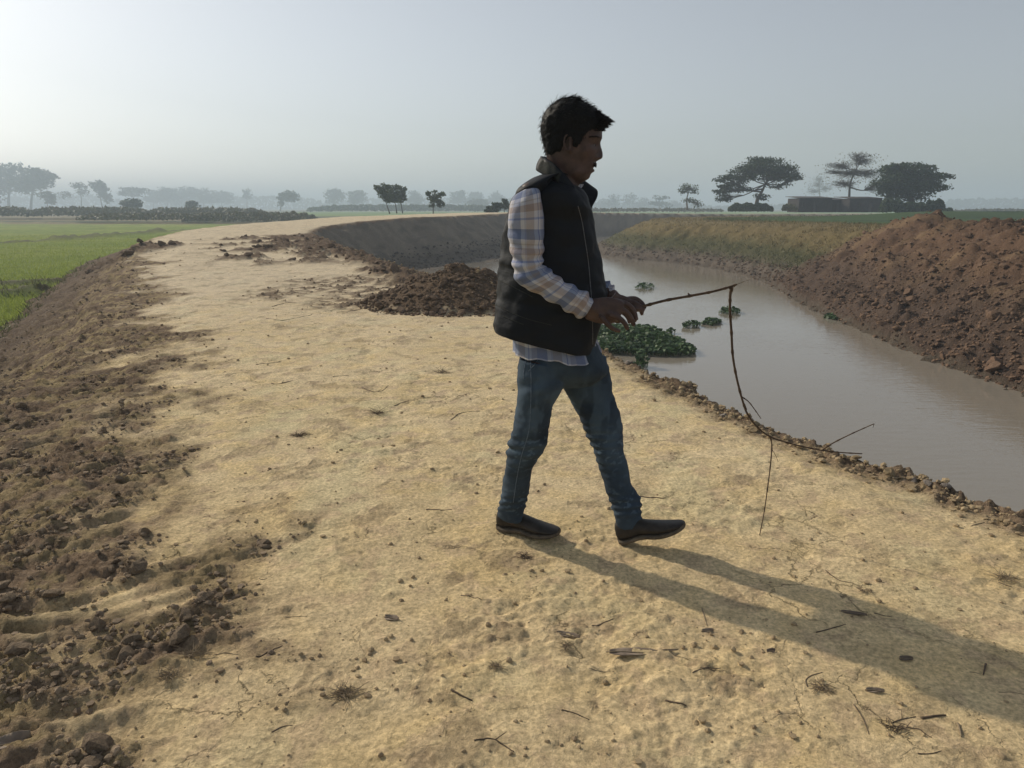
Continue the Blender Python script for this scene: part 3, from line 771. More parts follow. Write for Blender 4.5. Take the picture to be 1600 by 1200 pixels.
# hedge under the umbrella tree, bushes by the huts
def bush_mass(name, label, boxes, Y, leaf, n, mat, cat='bush', kind=None, seed=1, dep=3.0, parent=None):
    g = np.random.default_rng(seed); cs = []
    if boxes[0][0] > 1130 and 120 < Y < 150: Y *= .7; leaf *= .7
    tot = sum((b[2] - b[0]) * (b[3] - b[1]) for b in boxes)
    for (x0, y0, x1, y1) in boxes:
        m_ = int(n * (x1 - x0) * (y1 - y0) / tot) + 5
        xs = g.uniform(x0, x1, m_); t = (xs - x0) / (x1 - x0)
        topy = y0 + (y1 - y0) * (0.10 + 0.32 * (fbm(xs * .11, xs * 0 + seed, 3, seed) * .5 + .5) + .55 * np.abs(2 * t - 1) ** 6)
        ys = topy + (y1 - topy) * g.uniform(0, 1, m_) ** 1.2
        for x, y in zip(xs, ys): cs.append(P(x, y, Y + g.uniform(-dep, dep)))
    C = np.array(cs); v, f = leaf_quads(C, leaf, .3, seed)
    b0 = C.mean(0); b0[2] = C[:, 2].min()
    o = link(name, new_mesh(name, v - b0, f, False), mat, None, tuple(b0))
    tag(o, label, cat if not kind else None, None, kind); return o
bush_mass('hedge', 'dark clipped-looking hedge at the foot of the umbrella tree', [(1138, 314, 1208, 330)], 138, .35, 3800, M_leafd, 'hedge', seed=5)
bush_mass('bush', 'round olive bush left of the first hut', [(1222, 316, 1246, 329)], 142, .35, 900, M_leafo, seed=6)
bush_mass('bush', 'thick bushes merging with the foot of the dense dark tree', [(1374, 304, 1412, 331), (1400, 310, 1450, 333), (1445, 306, 1478, 333)], 127, .4, 6500, M_leafd, seed=7)
bush_mass('bush', 'low dark bush right of the dense tree', [(1470, 322, 1490, 334)], 124, .3, 500, M_leafd, seed=8)
# scrub belt and far woods
bush_mass('scrub_belt', 'belt of dull brown and green scrub beyond the paddies', [(-260, 318, 60, 336), (40, 321, 240, 336), (220, 322, 420, 337)], 160, .8, 9000, M_dry, kind='stuff', seed=9, dep=12)
bush_mass('scrub_belt', 'darker scrub belt just left of the dirt track', [(120, 331, 330, 343), (285, 328, 500, 345)], 118, .45, 6500, M_dry, kind='stuff', seed=10, dep=8)
bush_mass('scrub_belt', 'thin scrub line behind the far paddies', [(480, 318, 800, 329)], 330, 1.2, 4200, M_leafd, kind='stuff', seed=11, dep=15)
bush_mass('distant_woods', 'continuous pale blue woods along the left horizon', [(-700, 292, -20, 328), (-30, 298, 200, 328), (180, 300, 520, 328), (500, 304, 860, 328)], 1000, 4.0, 16000, M_leafd, kind='stuff', seed=12, dep=40)
bush_mass('distant_woods', 'continuous pale blue woods along the right horizon', [(850, 314, 1120, 328), (1100, 318, 1500, 327), (1470, 306, 1640, 326), (1600, 304, 2300, 326)], 900, 3.4, 14000, M_leafd, kind='stuff', seed=13, dep=50)
bush_mass('scrub_belt', 'low hedgerows across the farmland behind the right bank', [(880, 325, 1130, 330), (1490, 326, 1700, 331), (1560, 331, 1640, 335)], 210, .8, 2600, M_leafo, kind='stuff', seed=14, dep=10)

# huts
M_brick = simple_mat('dark_mud_brick', (0.045, 0.037, 0.034), (0.025, 0.021, 0.020), 3, 0.95, 0.01)
M_tin = simple_mat('rusty_tin_roof', (0.09, 0.075, 0.07), (0.045, 0.038, 0.036), 2, 0.8)
M_dark = simple_mat('unlit_interior', (0.02, 0.02, 0.02), (0.01, 0.01, 0.01), 2, 0.9)
def hut(x0, x1, ytop, ybot, Y, label, wins):
    Y *= .7
    a = P(x0, ybot, Y); b2 = P(x1, ybot, Y); t = P(x0, ytop, Y)
    w = b2[0] - a[0]; h = t[2] - a[2]; cx = (a[0] + b2[0]) / 2
    e = empty('hut', (cx, Y + 2, a[2] - .15)); tag(e, label, 'hut')
    def part(nm, boxes, mat, par=e):
        m_ = MB()
        for bb in boxes: m_.add(*box(*bb))
        return link(nm, m_.mesh(nm, False), mat, par)
    # walls with real openings in the front
    segs = []; xs = [-w / 2] + [c for wn_ in wins for c in (wn_[0] * w - w / 2, wn_[1] * w - w / 2)] + [w / 2]
    H = h + .15
    for i in range(0, len(xs), 2): segs.append(((xs[i] + xs[i + 1]) / 2, -2, H / 2, xs[i + 1] - xs[i] + (.0), .22, H))
    for wn_ in wins:
        c = (wn_[0] + wn_[1]) / 2 * w - w / 2; ww = (wn_[1] - wn_[0]) * w; lo, hi = wn_[2] * H, wn_[3] * H
        if lo > .05: segs.append((c, -2, lo / 2, ww, .21, lo))
        segs.append((c, -2, (hi + H) / 2, ww, .21, H - hi))
    segs += [(-w / 2 + .11, .12, H / 2 - .01, .22, 4.0, H - .02), (w / 2 - .11, .12, H / 2 - .01, .22, 4.0, H - .02), (0, 2.2, H / 2 - .02, w - .5, .2, H - .04)]
    part('wall', segs, M_brick)
    n_ = int(w / .8)
    for i in range(n_):
        xx = -w / 2 - .25 + (w + .5) * (i + .5) / n_
        m_ = MB(); ww = (w + .5) / n_
        m_.add(*box(0, 0, 0, ww - .03, 5.0, .05 + .02 * (i % 2)))
        o = link('roof_sheet', m_.mesh('roof_sheet', False), M_tin, e); o.location = (xx, .1, H + .12 + .012 * (i % 3)); o.rotation_euler = (math.radians(3.0), 0, 0)
    for wn_ in wins:
        if wn_[2] < .05:
            part('door', [((wn_[0] + wn_[1]) / 2 * w - w / 2, -1.93, wn_[3] * H / 2, (wn_[1] - wn_[0]) * w - .06, .05, wn_[3] * H - .04)], M_tin)
        else:
            c = (wn_[0] + wn_[1]) / 2 * w - w / 2; lo, hi = wn_[2] * H, wn_[3] * H; ww = (wn_[1] - wn_[0]) * w
            part('window', [(c - ww / 2 + .04, -2.02, (lo + hi) / 2, .08, .1, hi - lo - .02), (c + ww / 2 - .04, -2.02, (lo + hi) / 2, .08, .1, hi - lo - .02), (c, -2.02, (lo + hi) / 2, .05, .08, hi - lo - .04)], M_tin)
    return e
hut(1247, 1298, 309.5, 330, 146, 'long dark hut with a flat tin roof left of the tall sparse tree', [(.08, .14, .38, .68), (.45, .55, 0, .75), (.8, .87, .4, .7)])
hut(1299, 1322, 312, 330, 148, 'lower lean-to hut joined to the long dark hut', [(.3, .55, 0, .8)])
hut(1326, 1376, 310, 330, 144, 'dark hut partly hidden by the bushes of the dense tree', [(.25, .33, .4, .7), (.6, .72, 0, .78)])

# ------------------------------------------------------------------ water hyacinth
M_hya = leaf_mat('hyacinth_leaf', (0.030, 0.062, 0.022), (0.085, 0.150, 0.050), 0.2)
M_hya.node_tree.nodes['Principled BSDF'].inputs['Roughness'].default_value = 0.55
M_hya.node_tree.nodes['Principled BSDF'].inputs['Specular IOR Level'].default_value = 0.3
def hyacinth(label, poly, n, size=.11, hgt=.28, seed=1, group=None, name='water_hyacinth'):
    g = np.random.default_rng(seed)
    W_ = np.array([G(x, y, ZW)[:2] for x, y in poly]); lo, hi = W_.min(0), W_.max(0)
    pts = []
    def inside(p):
        c = False; j = len(W_) - 1
        for i in range(len(W_)):
            if (W_[i][1] > p[1]) != (W_[j][1] > p[1]) and p[0] < (W_[j][0] - W_[i][0]) * (p[1] - W_[i][1]) / (W_[j][1] - W_[i][1]) + W_[i][0]: c = not c
            j = i
        return c
    while len(pts) < n:
        p = g.uniform(lo, hi)
        if inside(p): pts.append(p)
    V = []; F = []; ctr = W_.mean(0)
    for p in pts:
        ed = np.clip(1 - np.max(np.abs((p - ctr) / (hi - lo) * 2)) ** 1.5, 0, 1)
        h = hgt * g.uniform(.25, 1) * (.2 + .8 * ed); s = size * g.uniform(.6, 1.15); az = g.uniform(0, 2 * math.pi); el = g.uniform(.1, 1.25)
        u = np.array([math.cos(az) * math.cos(el), math.sin(az) * math.cos(el), math.sin(el)])   # leaf axis
        sd_ = np.array([-math.sin(az), math.cos(az), 0]); nn = np.cross(u, sd_)
        root = np.array([p[0] - ctr[0], p[1] - ctr[1], 0.0]); b0 = root + np.array([0, 0, h]) - u * s * .3
        k0 = len(V)
        for (t, ww) in [(0, .0), (.18, .34), (.5, .5), (.82, .38), (1.0, 0)]:
            c = b0 + u * s * t - nn * (.25 * s * (t - .4) ** 2)
            if ww == 0: V.append(c)
            else: V.append(c - sd_ * s * ww + nn * .12 * s); V.append(c + sd_ * s * ww + nn * .12 * s)
        F += [[k0, k0 + 1, k0 + 2], [k0 + 1, k0 + 3, k0 + 4, k0 + 2], [k0 + 3, k0 + 5, k0 + 6, k0 + 4], [k0 + 5, k0 + 7, k0 + 6]]
        k1 = len(V); q = .006
        V += [root + sd_ * q, root - sd_ * q, b0 - sd_ * q, b0 + sd_ * q]; F.append([k1, k1 + 1, k1 + 2, k1 + 3])
    o = link(name, new_mesh(name, np.array(V), F, True), M_hya, None, (ctr[0], ctr[1], ZW + .005))
    tag(o, label, 'water plants', group); return o
hyacinth('large dense raft of green water hyacinth beside the bank in front of the man', [(930, 512), (965, 510), (1000, 512), (1035, 527), (1068, 538), (1087, 548), (1085, 556), (1040, 558), (990, 556), (945, 554), (920, 545), (890, 540), (880, 520)], 3600, .095, .30, 1)
hyacinth('raft of water hyacinth showing behind the back of the man', [(742, 441), (760, 437), (800, 436), (850, 440), (870, 452), (820, 452), (760, 447)], 900, .14, .22, 2)
hyacinth('small tuft of water hyacinth alone in mid river', [(992, 451), (1000, 447), (1018, 447), (1024, 451), (1008, 453)], 90, .11, .20, 3)
hyacinth('floating hyacinth clump behind the bend of the stick', [(1122, 489), (1135, 484), (1152, 487), (1160, 491), (1140, 493)], 110, .10, .18, 4)
hyacinth('low flat hyacinth patch left of the hanging stick', [(1095, 507), (1106, 502), (1124, 500.5), (1129, 505), (1112, 509.5)], 170, .09, .12, 5)
hyacinth('thin scrap of hyacinth at the left end of the row of patches', [(1064, 513), (1072, 508), (1090, 508), (1094, 511), (1080, 513)], 70, .10, .16, 6)
hyacinth('tiny floating sprig between the big raft and the small patches', [(1038, 521), (1046, 519), (1056, 520), (1048, 523)], 30, .09, .14, 7)
hyacinth('yellowish hyacinth patch near the foot of the far earth bank', [(1285, 497), (1300, 491), (1322, 491), (1338, 498), (1314, 502)], 240, .11, .08, 8)
hyacinth('small weed at the river edge of the track below the raft', [(986, 574), (1000, 569), (1014, 574), (1006, 578)], 60, .09, .35, 9)

# ------------------------------------------------------------------ grass
def blades(name, label, X, Y_, h, w, mat, seed, lean=.4, kind='stuff'):
    g = np.random.default_rng(seed); n = len(X); Z = zats(X, Y_) - .01 * (seed != 99)
    az = g.uniform(0, 2 * np.pi, n); hh = h * g.uniform(.5, 1.3, n); ww = w * g.uniform(.6, 1.4, n)
    sx, sy = np.cos(az) * ww / 2, np.sin(az) * ww / 2; l = g.normal(size=(n, 2)) * lean * hh[:, None]
    V = np.stack([np.stack([X - sx, Y_ - sy, Z], 1), np.stack([X + sx, Y_ + sy, Z], 1), np.stack([X + l[:, 0], Y_ + l[:, 1], Z + hh], 1)], 1).reshape(-1, 3)
    o = link(name, new_mesh(name, V, np.arange(3 * n).reshape(n, 3), False), mat); tag(o, label, kind=kind); return o
M_rice = leaf_mat('rice_blade', (0.22, 0.28, 0.05), (0.32, 0.37, 0.085), 0.45)
M_gdry = leaf_mat('dry_grass_blade', (0.19, 0.15, 0.07), (0.30, 0.24, 0.13), 0.3)
M_ggrn = leaf_mat('bank_grass_blade', (0.085, 0.095, 0.042), (0.16, 0.155, 0.075), 0.3)
g = np.random.default_rng(77)
n_ = 90000
th = np.radians(g.uniform(-44, -14, n_)); rr_ = 17 * np.exp(g.uniform(0, 1, n_) * math.log(75 / 17)); X, Y_ = np.sin(th) * rr_, np.cos(th) * rr_
t_ = terrain(X, Y_, False); k = (t_['field'] > .5) & (t_['bund'] < .35)
blades('rice_seedlings', 'bright green rice seedlings filling the paddy', X[k], Y_[k], .12, .022, M_rice, 5)
n_ = 60000
th = np.radians(g.uniform(-2, 38, n_)); rr_ = 27 * np.exp(g.uniform(0, 1, n_) * math.log(90 / 27)); X, Y_ = np.sin(th) * rr_, np.cos(th) * rr_
t_ = terrain(X, Y_, False); e_ = t_['e']; ok = (t_['mound'] < .4) & (e_ > .7) & (e_ < 12) & (t_['s'] > 0)
k = ok & ((e_ < 2.1) | (e_ > 8)); blades('bank_grass', 'short green grass low on the far riverbank', X[k], Y_[k], .13, .05, M_ggrn, 6, .6)
k = ok & (e_ > 2.1) & (e_ < 8); k &= fbm(X * .8, Y_ * .8, 3, 9) > -.1; blades('dry_grass', 'dry straw-coloured grass over the upper face of the far riverbank', X[k], Y_[k], .16, .05, M_gdry, 7, .7)
# weeds along the paddy edge
n_ = 30000; th = np.radians(g.uniform(-46, -18, n_)); rr_ = 12 * np.exp(g.uniform(0, 1, n_) * math.log(5)); X, Y_ = np.sin(th) * rr_, np.cos(th) * rr_
t_ = terrain(X, Y_, False); k = (t_['s'] < 0) & (t_['sl'] > 1.7) & (t_['sl'] < 4) & ((t_['field'] < .5) | (t_['bund'] > .2)); blades('bund_grass', 'tufty grass on the mud bunds at the foot of the embankment', X[k], Y_[k], .12, .03, M_ggrn, 8, .6)

# ------------------------------------------------------------------ clods of earth
def ico(sub):
    bm = bmesh.new(); bmesh.ops.create_icosphere(bm, subdivisions=sub, radius=1.0)
    v = np.array([q.co[:] for q in bm.verts]); f = np.array([[w.index for w in q.verts] for q in bm.faces]); bm.free(); return v, f
def clod_shape(sub, seed, sq=.62):
    v, f = ico(sub); g2 = np.random.default_rng(seed)
    for q in range(7):
        d = g2.normal(size=3); d /= np.linalg.norm(d); c = g2.uniform(.35, .8)
        p = v @ d; v = v - np.outer(np.maximum(p - c, 0) * .85, d)          # knock facets off
    v = v * (1 + .10 * g2.normal(size=(len(v), 1))) * [1, g2.uniform(.7, 1), sq * g2.uniform(.8, 1.2)]
    return v, f
SH2 = [clod_shape(2, 300 + i) for i in range(8)]
SH1 = [clod_shape(1, 320 + i) for i in range(8)]
def soil_mat(name, c1, c2):
    m = simple_mat(name, c1, c2, 9, 0.95, 0.004, 70, spec=.12); return m
M_cl_b = soil_mat('brown_clod', (0.20, 0.142, 0.098), (0.125, 0.088, 0.062))
M_cl_t = soil_mat('dusty_tan_clod', (0.42, 0.325, 0.195), (0.27, 0.20, 0.125))
M_cl_s = soil_mat('shoulder_clod', (0.33, 0.25, 0.17), (0.18, 0.135, 0.095))
M_cl_r = soil_mat('reddish_clod', (0.205, 0.132, 0.086), (0.115, 0.076, 0.054))
M_cl_g = soil_mat('grey_stone', (0.32, 0.28, 0.24), (0.20, 0.17, 0.15))
def scatter_stuff(name, label, X, Y_, S, mat, seed, sink=.25, parent=None, off=None):
    g2 = np.random.default_rng(seed); Z = zats(X, Y_); Vs = []; Fs = []; nv = 0
    az = g2.uniform(0, 2 * np.pi, len(X)); which = g2.integers(0, 8, len(X))
    for i in range(8):
        k = which == i
        if not k.any(): continue
        v, f = SH1[i]; m_ = k.sum(); c, s = np.cos(az[k])[:, None], np.sin(az[k])[:, None]
        x = v[None, :, 0] * c - v[None, :, 1] * s; y = v[None, :, 0] * s + v[None, :, 1] * c; z = np.repeat(v[None, :, 2], m_, 0)
        sz = S[k][:, None]
        V = np.stack([x * sz + X[k][:, None], y * sz + Y_[k][:, None], z * sz + (Z[k] + S[k] * sink)[:, None]], 2).reshape(-1, 3)
        F = (f[None] + (np.arange(m_) * len(v))[:, None, None]).reshape(-1, 3) + nv; Vs.append(V); Fs.append(F); nv += len(V)
    V = np.vstack(Vs)
    if off is not None: V = V - np.array(off)
    o = link(name, new_mesh(name, V, np.vstack(Fs), False), mat, parent)
    tag(o, label, kind='stuff'); return o
CL_ME = {}
def clod_obj(name, x, y, s, mat, g2, parent=None, off=(0, 0, 0), sink=.28, label=None, cat=None, group=None):
    key = (mat.name, int(g2.integers(0, 8)))
    if key not in CL_ME:
        v, f = SH2[key[1]]; me = new_mesh(name, v, f, False); me.materials.append(mat); CL_ME[key] = me
    o = bpy.data.objects.new(name, CL_ME[key]); COL.objects.link(o)
    if parent is not None: o.parent = parent
    o.scale = (s * g2.uniform(.85, 1.2), s * g2.uniform(.85, 1.2), s * g2.uniform(.8, 1.15)); o.rotation_euler = (g2.uniform(-.4, .4), g2.uniform(-.4, .4), g2.uniform(0, 6.28))
    z = zat(x, y) if not isinstance(sink, tuple) else sink[0]
    o.location = (x - off[0], y - off[1], z + s * .25 - off[2])
    if label: tag(o, label, cat, group)
    return o
def fan(n, r0, r1, a0, a1, g2):
    th = np.radians(g2.uniform(a0, a1, n)); r_ = r0 * np.exp(g2.uniform(0, 1, n) * math.log(r1 / r0)); return np.sin(th) * r_, np.cos(th) * r_
g2 = np.random.default_rng(900)
# heap
n_ = 2800; a = g2.uniform(0, 2 * np.pi, n_); q = np.sqrt(g2.uniform(0, 1.25, n_)); X = HEAP_C[0] + 1.38 * q * np.cos(a); Y_ = HEAP_C[1] + 1.35 * q * np.sin(a)
S = .012 + .030 * g2.uniform(0, 1, n_) ** 2
scatter_stuff('small_clods', None, X, Y_, S, M_cl_b, 1, .3, heap_e, (HEAP_C[0], HEAP_C[1], 0))
n_ = 230; a = g2.uniform(0, 2 * np.pi, n_); q = np.sqrt(g2.uniform(0, 1.15, n_)); X = HEAP_C[0] + 1.34 * q * np.cos(a); Y_ = HEAP_C[1] + 1.3 * q * np.sin(a)
Zc = zats(X, Y_)
for x, y, z in zip(X, Y_, Zc): clod_obj('clod', x, y, g2.uniform(.038, .085), M_cl_b, g2, heap_e, (HEAP_C[0], HEAP_C[1], 0), sink=(z,))
# loose stuff over the road
X, Y_ = fan(110000, 1.5, 30, -46, 44, g2); t_ = terrain(X, Y_, False)
clump = fbm(X * 2.2, Y_ * 2.2, 3, 303)
pr = np.clip(t_['left'] * .9 * sstep(-.25, .4, clump) + t_['edge'] * .9 + t_['dump'] * .8 + .05 * sstep(.2, .6, clump) + .012, 0, 1)
k = (g2.uniform(0, 1, len(X)) < pr) & (t_['s'] < .35) & (t_['field'] < .5) & (t_['sl'] < 1.5)
X, Y_ = X[k], Y_[k]; dd_ = np.hypot(X, Y_); S = (.004 + .012 * g2.uniform(0, 1, len(X)) ** 3) * (1 + dd_ * .10)
tt = t_['edge'][k] > .4
scatter_stuff('loose_crumbs', 'small tan crumbs of earth along the river edge of the track', X[tt], Y_[tt], S[tt] * 1.25, M_cl_t, 2)
dkk = (t_['left'][k] > .35) | (t_['dump'][k] > .35)
scatter_stuff('loose_crumbs', 'small tan crumbs of earth strewn over the smooth track', X[~tt & ~dkk], Y_[~tt & ~dkk], S[~tt & ~dkk] * .8, M_cl_t, 4)
scatter_stuff('loose_crumbs', 'small brown crumbs of earth on the rough shoulder and dumped earth', X[~tt & dkk], Y_[~tt & dkk], S[~tt & dkk], M_cl_s, 3)
# bigger ones are separate
def place(n, r0, r1, a0, a1, cond, s0, s1, mat, name, label=None, cat=None, group=None, parent=None, pw=2.0, maxn=100):
    X, Y_ = fan(n, r0, r1, a0, a1, g2); t_ = terrain(X, Y_, False); k = np.where(cond(t_, X, Y_))[0][:maxn]
    Z = zats(X[k], Y_[k]) if len(k) else []
    for i, z in zip(k, Z): clod_obj(name, X[i], Y_[i], s0 + (s1 - s0) * g2.uniform() ** pw, mat, g2, parent, (0, 0, 0), sink=(z,), label=label, cat=cat, group=group)
place(4000, 2.4, 9, -5, 40, lambda t, X, Y_: (t['edge'] > .55) & (t['s'] < .2), .014, .042, M_cl_t, 'earth_clod', 'tan clod of dry earth on the crumbling river edge of the track', 'clod', 'tan clods along the river edge of the track', maxn=110)
place(4000, 3, 9, -5, 40, lambda t, X, Y_: (t['edge'] > .75) & (t['s'] < .25), .03, .06, M_cl_g, 'stone', 'pale stone among the clods on the river edge of the track', 'stone', 'pale stones on the river edge of the track', maxn=14)
place(4000, 1.9, 7, -44, -14, lambda t, X, Y_: (t['left'] > .5) & (fbm(X * 2.2, Y_ * 2.2, 3, 303) > .15) & (t['sl'] < .6), .015, .045, M_cl_s, 'earth_clod', 'brown clod of earth on the rough left shoulder of the track', 'clod', 'brown clods on the rough left shoulder', maxn=85)
place(9000, 15, 33, -35, 0, lambda t, X, Y_: (t['dump'] > .45) & (t['s'] < 0), .05, .17, M_cl_b, 'earth_clod', 'dark clod of dumped earth lying across the far track', 'clod', 'dark clods dumped across the far track', maxn=105)
place(9000, 11, 34, 5, 46, lambda t, X, Y_: (t['mound'] > .5) & (t['e'] > 0) & (t['e'] < 5.2) & ((t['e'] < 2.6) | (t['fine'] > .25)), .06, .17, M_cl_r, 'clod', parent=GROUND['earth_spoil_bank'], maxn=290)
X, Y_ = fan(60000, 10, 34, 5, 48, g2); t_ = terrain(X, Y_, False)
k = (t_['mound'] > .5) & (t_['e'] > -.15) & (t_['e'] < 5.6) & (g2.uniform(0, 1, len(X)) < .30 + .65 * sstep(3.2, .8, t_['e']))
X, Y_ = X[k], Y_[k]; scatter_stuff('small_clods', None, X, Y_, .02 + .055 * g2.uniform(0, 1, len(X)) ** 2.5, M_cl_r, 5, .25, GROUND['earth_spoil_bank'])
# foot of the grassy bank and of the far grey slope
X, Y_ = fan(30000, 28, 70, -12, 26, g2); t_ = terrain(X, Y_, False)
k = ((t_['mound'] < .6) & (t_['e'] > -.2) & (t_['e'] < .9) & (t_['s'] > 0)); X1, Y1 = X[k], Y_[k]
scatter_stuff('small_clods', None, X1, Y1, .04 + .07 * g2.uniform(0, 1, len(X1)) ** 2, M_cl_b, 6, .2, GROUND['grassy_riverbank'])
k = (t_['s'] > 1.9) & (t_['s'] < 5) & (t_['e'] < -1) & (t_['z'] > ZW - .03) & (g2.uniform(0, 1, len(X)) < sstep(5, 2, t_['s'])); X1, Y1 = X[k], Y_[k]
M_cl_m = soil_mat('wet_mud_clod', (0.125, 0.105, 0.085), (0.075, 0.063, 0.052))
if len(X1): scatter_stuff('mud_clods', 'wet grey mud lumps at the foot of the far grey slope', X1, Y1, .04 + .08 * g2.uniform(0, 1, len(X1)) ** 2, M_cl_m, 7, .2)

# ------------------------------------------------------------------ twigs, leaves, tufts on the track
M_twig = simple_mat('dead_twig', (0.15, 0.11, 0.075), (0.075, 0.055, 0.04), 60, 0.9)
M_straw = simple_mat('pale_straw', (0.30, 0.235, 0.15), (0.20, 0.15, 0.10), 60, 0.9)
M_leafdry = simple_mat('dead_leaf', (0.34, 0.27, 0.20), (0.17, 0.13, 0.10), 25, 0.85, .002, 60)
M_leafdk = simple_mat('brown_leaf', (0.22, 0.17, 0.13), (0.12, 0.09, 0.07), 25, 0.85, .002, 60)
def ground_twig(pts, r0, label, mat=None, group=None, name='twig', fork=None):
    r0 = r0 * .62
    W_ = [G(x, y, 0.0) for x, y in pts]; W_ = catmull(W_, 5) if len(W_) > 2 else np.array([W_[0] * (1 - t) + W_[-1] * t for t in np.linspace(0, 1, 6)])
    W_[:, 2] = zats(W_[:, 0], W_[:, 1]) + r0 * .3
    W_[:, 2] = np.maximum(W_[:, 2], np.convolve(np.pad(W_[:, 2], 1, 'edge'), [1 / 3] * 3, 'valid'))
    c = W_[0].copy(); M = MB(); v, f = tube(W_ - c, np.linspace(r0, r0 * .55, len(W_)), 6); M.add(v, f)
    if fork:
        k_ = len(W_) // 2; b0 = W_[k_] - c; d = (W_[-1] - W_[0]) * .35; d = np.array([d[0] * .6 - d[1] * .7, d[1] * .6 + d[0] * .7, .01])
        v, f = tube([b0, b0 + d * .5, b0 + d], [r0 * .7, r0 * .5, r0 * .3], 5); M.add(v, f)
    o = link(name, M.mesh(name), mat or M_twig, None, tuple(c)); tag(o, label, 'twig', group); return o
TW = [([(526, 487), (555, 485), (583, 480.5)], .012, 'thick dark stick lying on the track left of the soil heap', 0),
      ([(425, 479), (440, 475), (452, 473), (462, 473)], .008, 'bent dark twig left of the thick dark stick', 1),
      ([(416, 497), (440, 501), (470, 496), (488, 491)], .006, 'long curved twig below the thick dark stick', 0),
      ([(400, 569.5), (420, 568), (438, 565)], .006, 'straight dark twig on the left middle of the track', 0),
      ([(424, 600), (440, 599), (464, 593.5)], .007, 'crooked twig just below the straight dark twig', 1),
      ([(520, 588), (545, 586)], .004, 'short thin twig right of the crooked twig', 0),
      ([(565, 605), (580, 611), (596, 610), (607, 602)], .004, 'curved thin twig in the middle of the track', 1),
      ([(616, 632), (632, 628), (648, 624)], .004, 'thin straight twig right of the curved thin twig', 0),
      ([(704, 656), (722, 645), (750, 642)], .004, 'arched twig left of the knees of the man', 0),
      ([(666, 794), (685, 796), (706, 795)], .005, 'flat twig lying left of the feet of the man', 0),
      ([(1000, 774), (1020, 776), (1040, 780)], .006, 'straight dark twig just behind the front foot of the man', 0),
      ([(705, 1082), (720, 1089), (738, 1095)], .0055, 'short thick dark twig in the lower middle', 0),
      ([(400, 1031), (420, 1020), (442, 1012)], .004, 'twig pressed in the dirt at the lower left', 0),
      ([(741, 1162), (762, 1158), (782, 1163), (803, 1176)], .004, 'curved forked twig at the bottom middle', 1),
      ([(720, 930), (738, 934), (752, 941)], .003, 'fine twig below the rear foot of the man', 0),
      ([(925, 976), (942, 971), (958, 965)], .004, 'slanting twig above the long bark strip', 0),
      ([(877, 1107), (900, 1112), (921, 1120)], .003, 'fine curved twig below the bark strip', 0),
      ([(1040, 1092), (1058, 1098), (1072, 1101)], .0045, 'short pointed twig below right of the bark strip', 0),
      ([(1097, 948), (1101, 962), (1105, 976)], .0035, 'short pale twig at the edge of the long shadow', 0),
      ([(1082, 1052), (1102, 1046), (1126, 1045)], .003, 'thin twig right of the bark strip', 0),
      ([(1275, 989), (1300, 984), (1321, 978)], .004, 'straight twig lying inside the shadow of the man', 0),
      ([(1365, 960), (1380, 963), (1393, 965)], .003, 'thin twig in the upper part of the shadow', 0),
      ([(1440, 1120), (1460, 1117), (1478, 1115)], .0065, 'thick dark broken stick at the lower right', 0),
      ([(1497, 1130), (1500, 1140), (1502, 1151)], .006, 'short pale stick right of the broken stick', 0),
      ([(1334, 1102), (1348, 1122), (1358, 1147)], .003, 'long thin upright-looking twig at the lower right', 0),
      ([(1394, 1128), (1410, 1121), (1431, 1117)], .003, 'slender twig left of the broken stick', 1),
      ([(1417, 1133), (1436, 1140), (1456, 1151)], .003, 'twig running below the broken stick', 0),
      ([(1434, 1179), (1452, 1178), (1471, 1174)], .003, 'low dark twig near the bottom right', 0),
      ([(1540, 1040), (1536, 1056)], .005, 'stubby twig inside the right end of the shadow', 0),
      ([(1262, 1074), (1259, 1064), (1268, 1055), (1285, 1050)], .003, 'hooked twig below the shadow', 0),
      ([(1290, 890), (1310, 905), (1335, 912)], .003, 'thin twig above the shadow', 0),
      ([(1560, 910), (1580, 916)], .004, 'small twig near the right edge of the picture', 0)]
for i, (pts, r0, lab, fk) in enumerate(TW):
    ground_twig(pts, r0, lab, M_straw if i in (18, 23) else M_twig, fork=fk)
for i in range(30):
    x = g2.uniform(330, 1580); y = g2.uniform(470, 1180)
    if 760 < x < 1090 and 540 < y < 860: continue
    if x > 940 and y < 560 + (x - 940) * .42: continue
    L_ = g2.uniform(10, 34) * (.5 + y / 1200); an = g2.normal() * .35
    dx, dy = L_ * math.cos(an), L_ * math.sin(an) * .5
    side = 'left of the man' if x < 780 else 'right of the man'
    ground_twig([(x, y), (x + dx * .5, y + dy * .5 + g2.normal() * 2), (x + dx, y + dy)], g2.uniform(.0016, .003), 'hair-thin dry twig lying on the track ' + side, M_twig if g2.uniform() < .6 else M_straw, 'hair-thin twigs on the track ' + side)
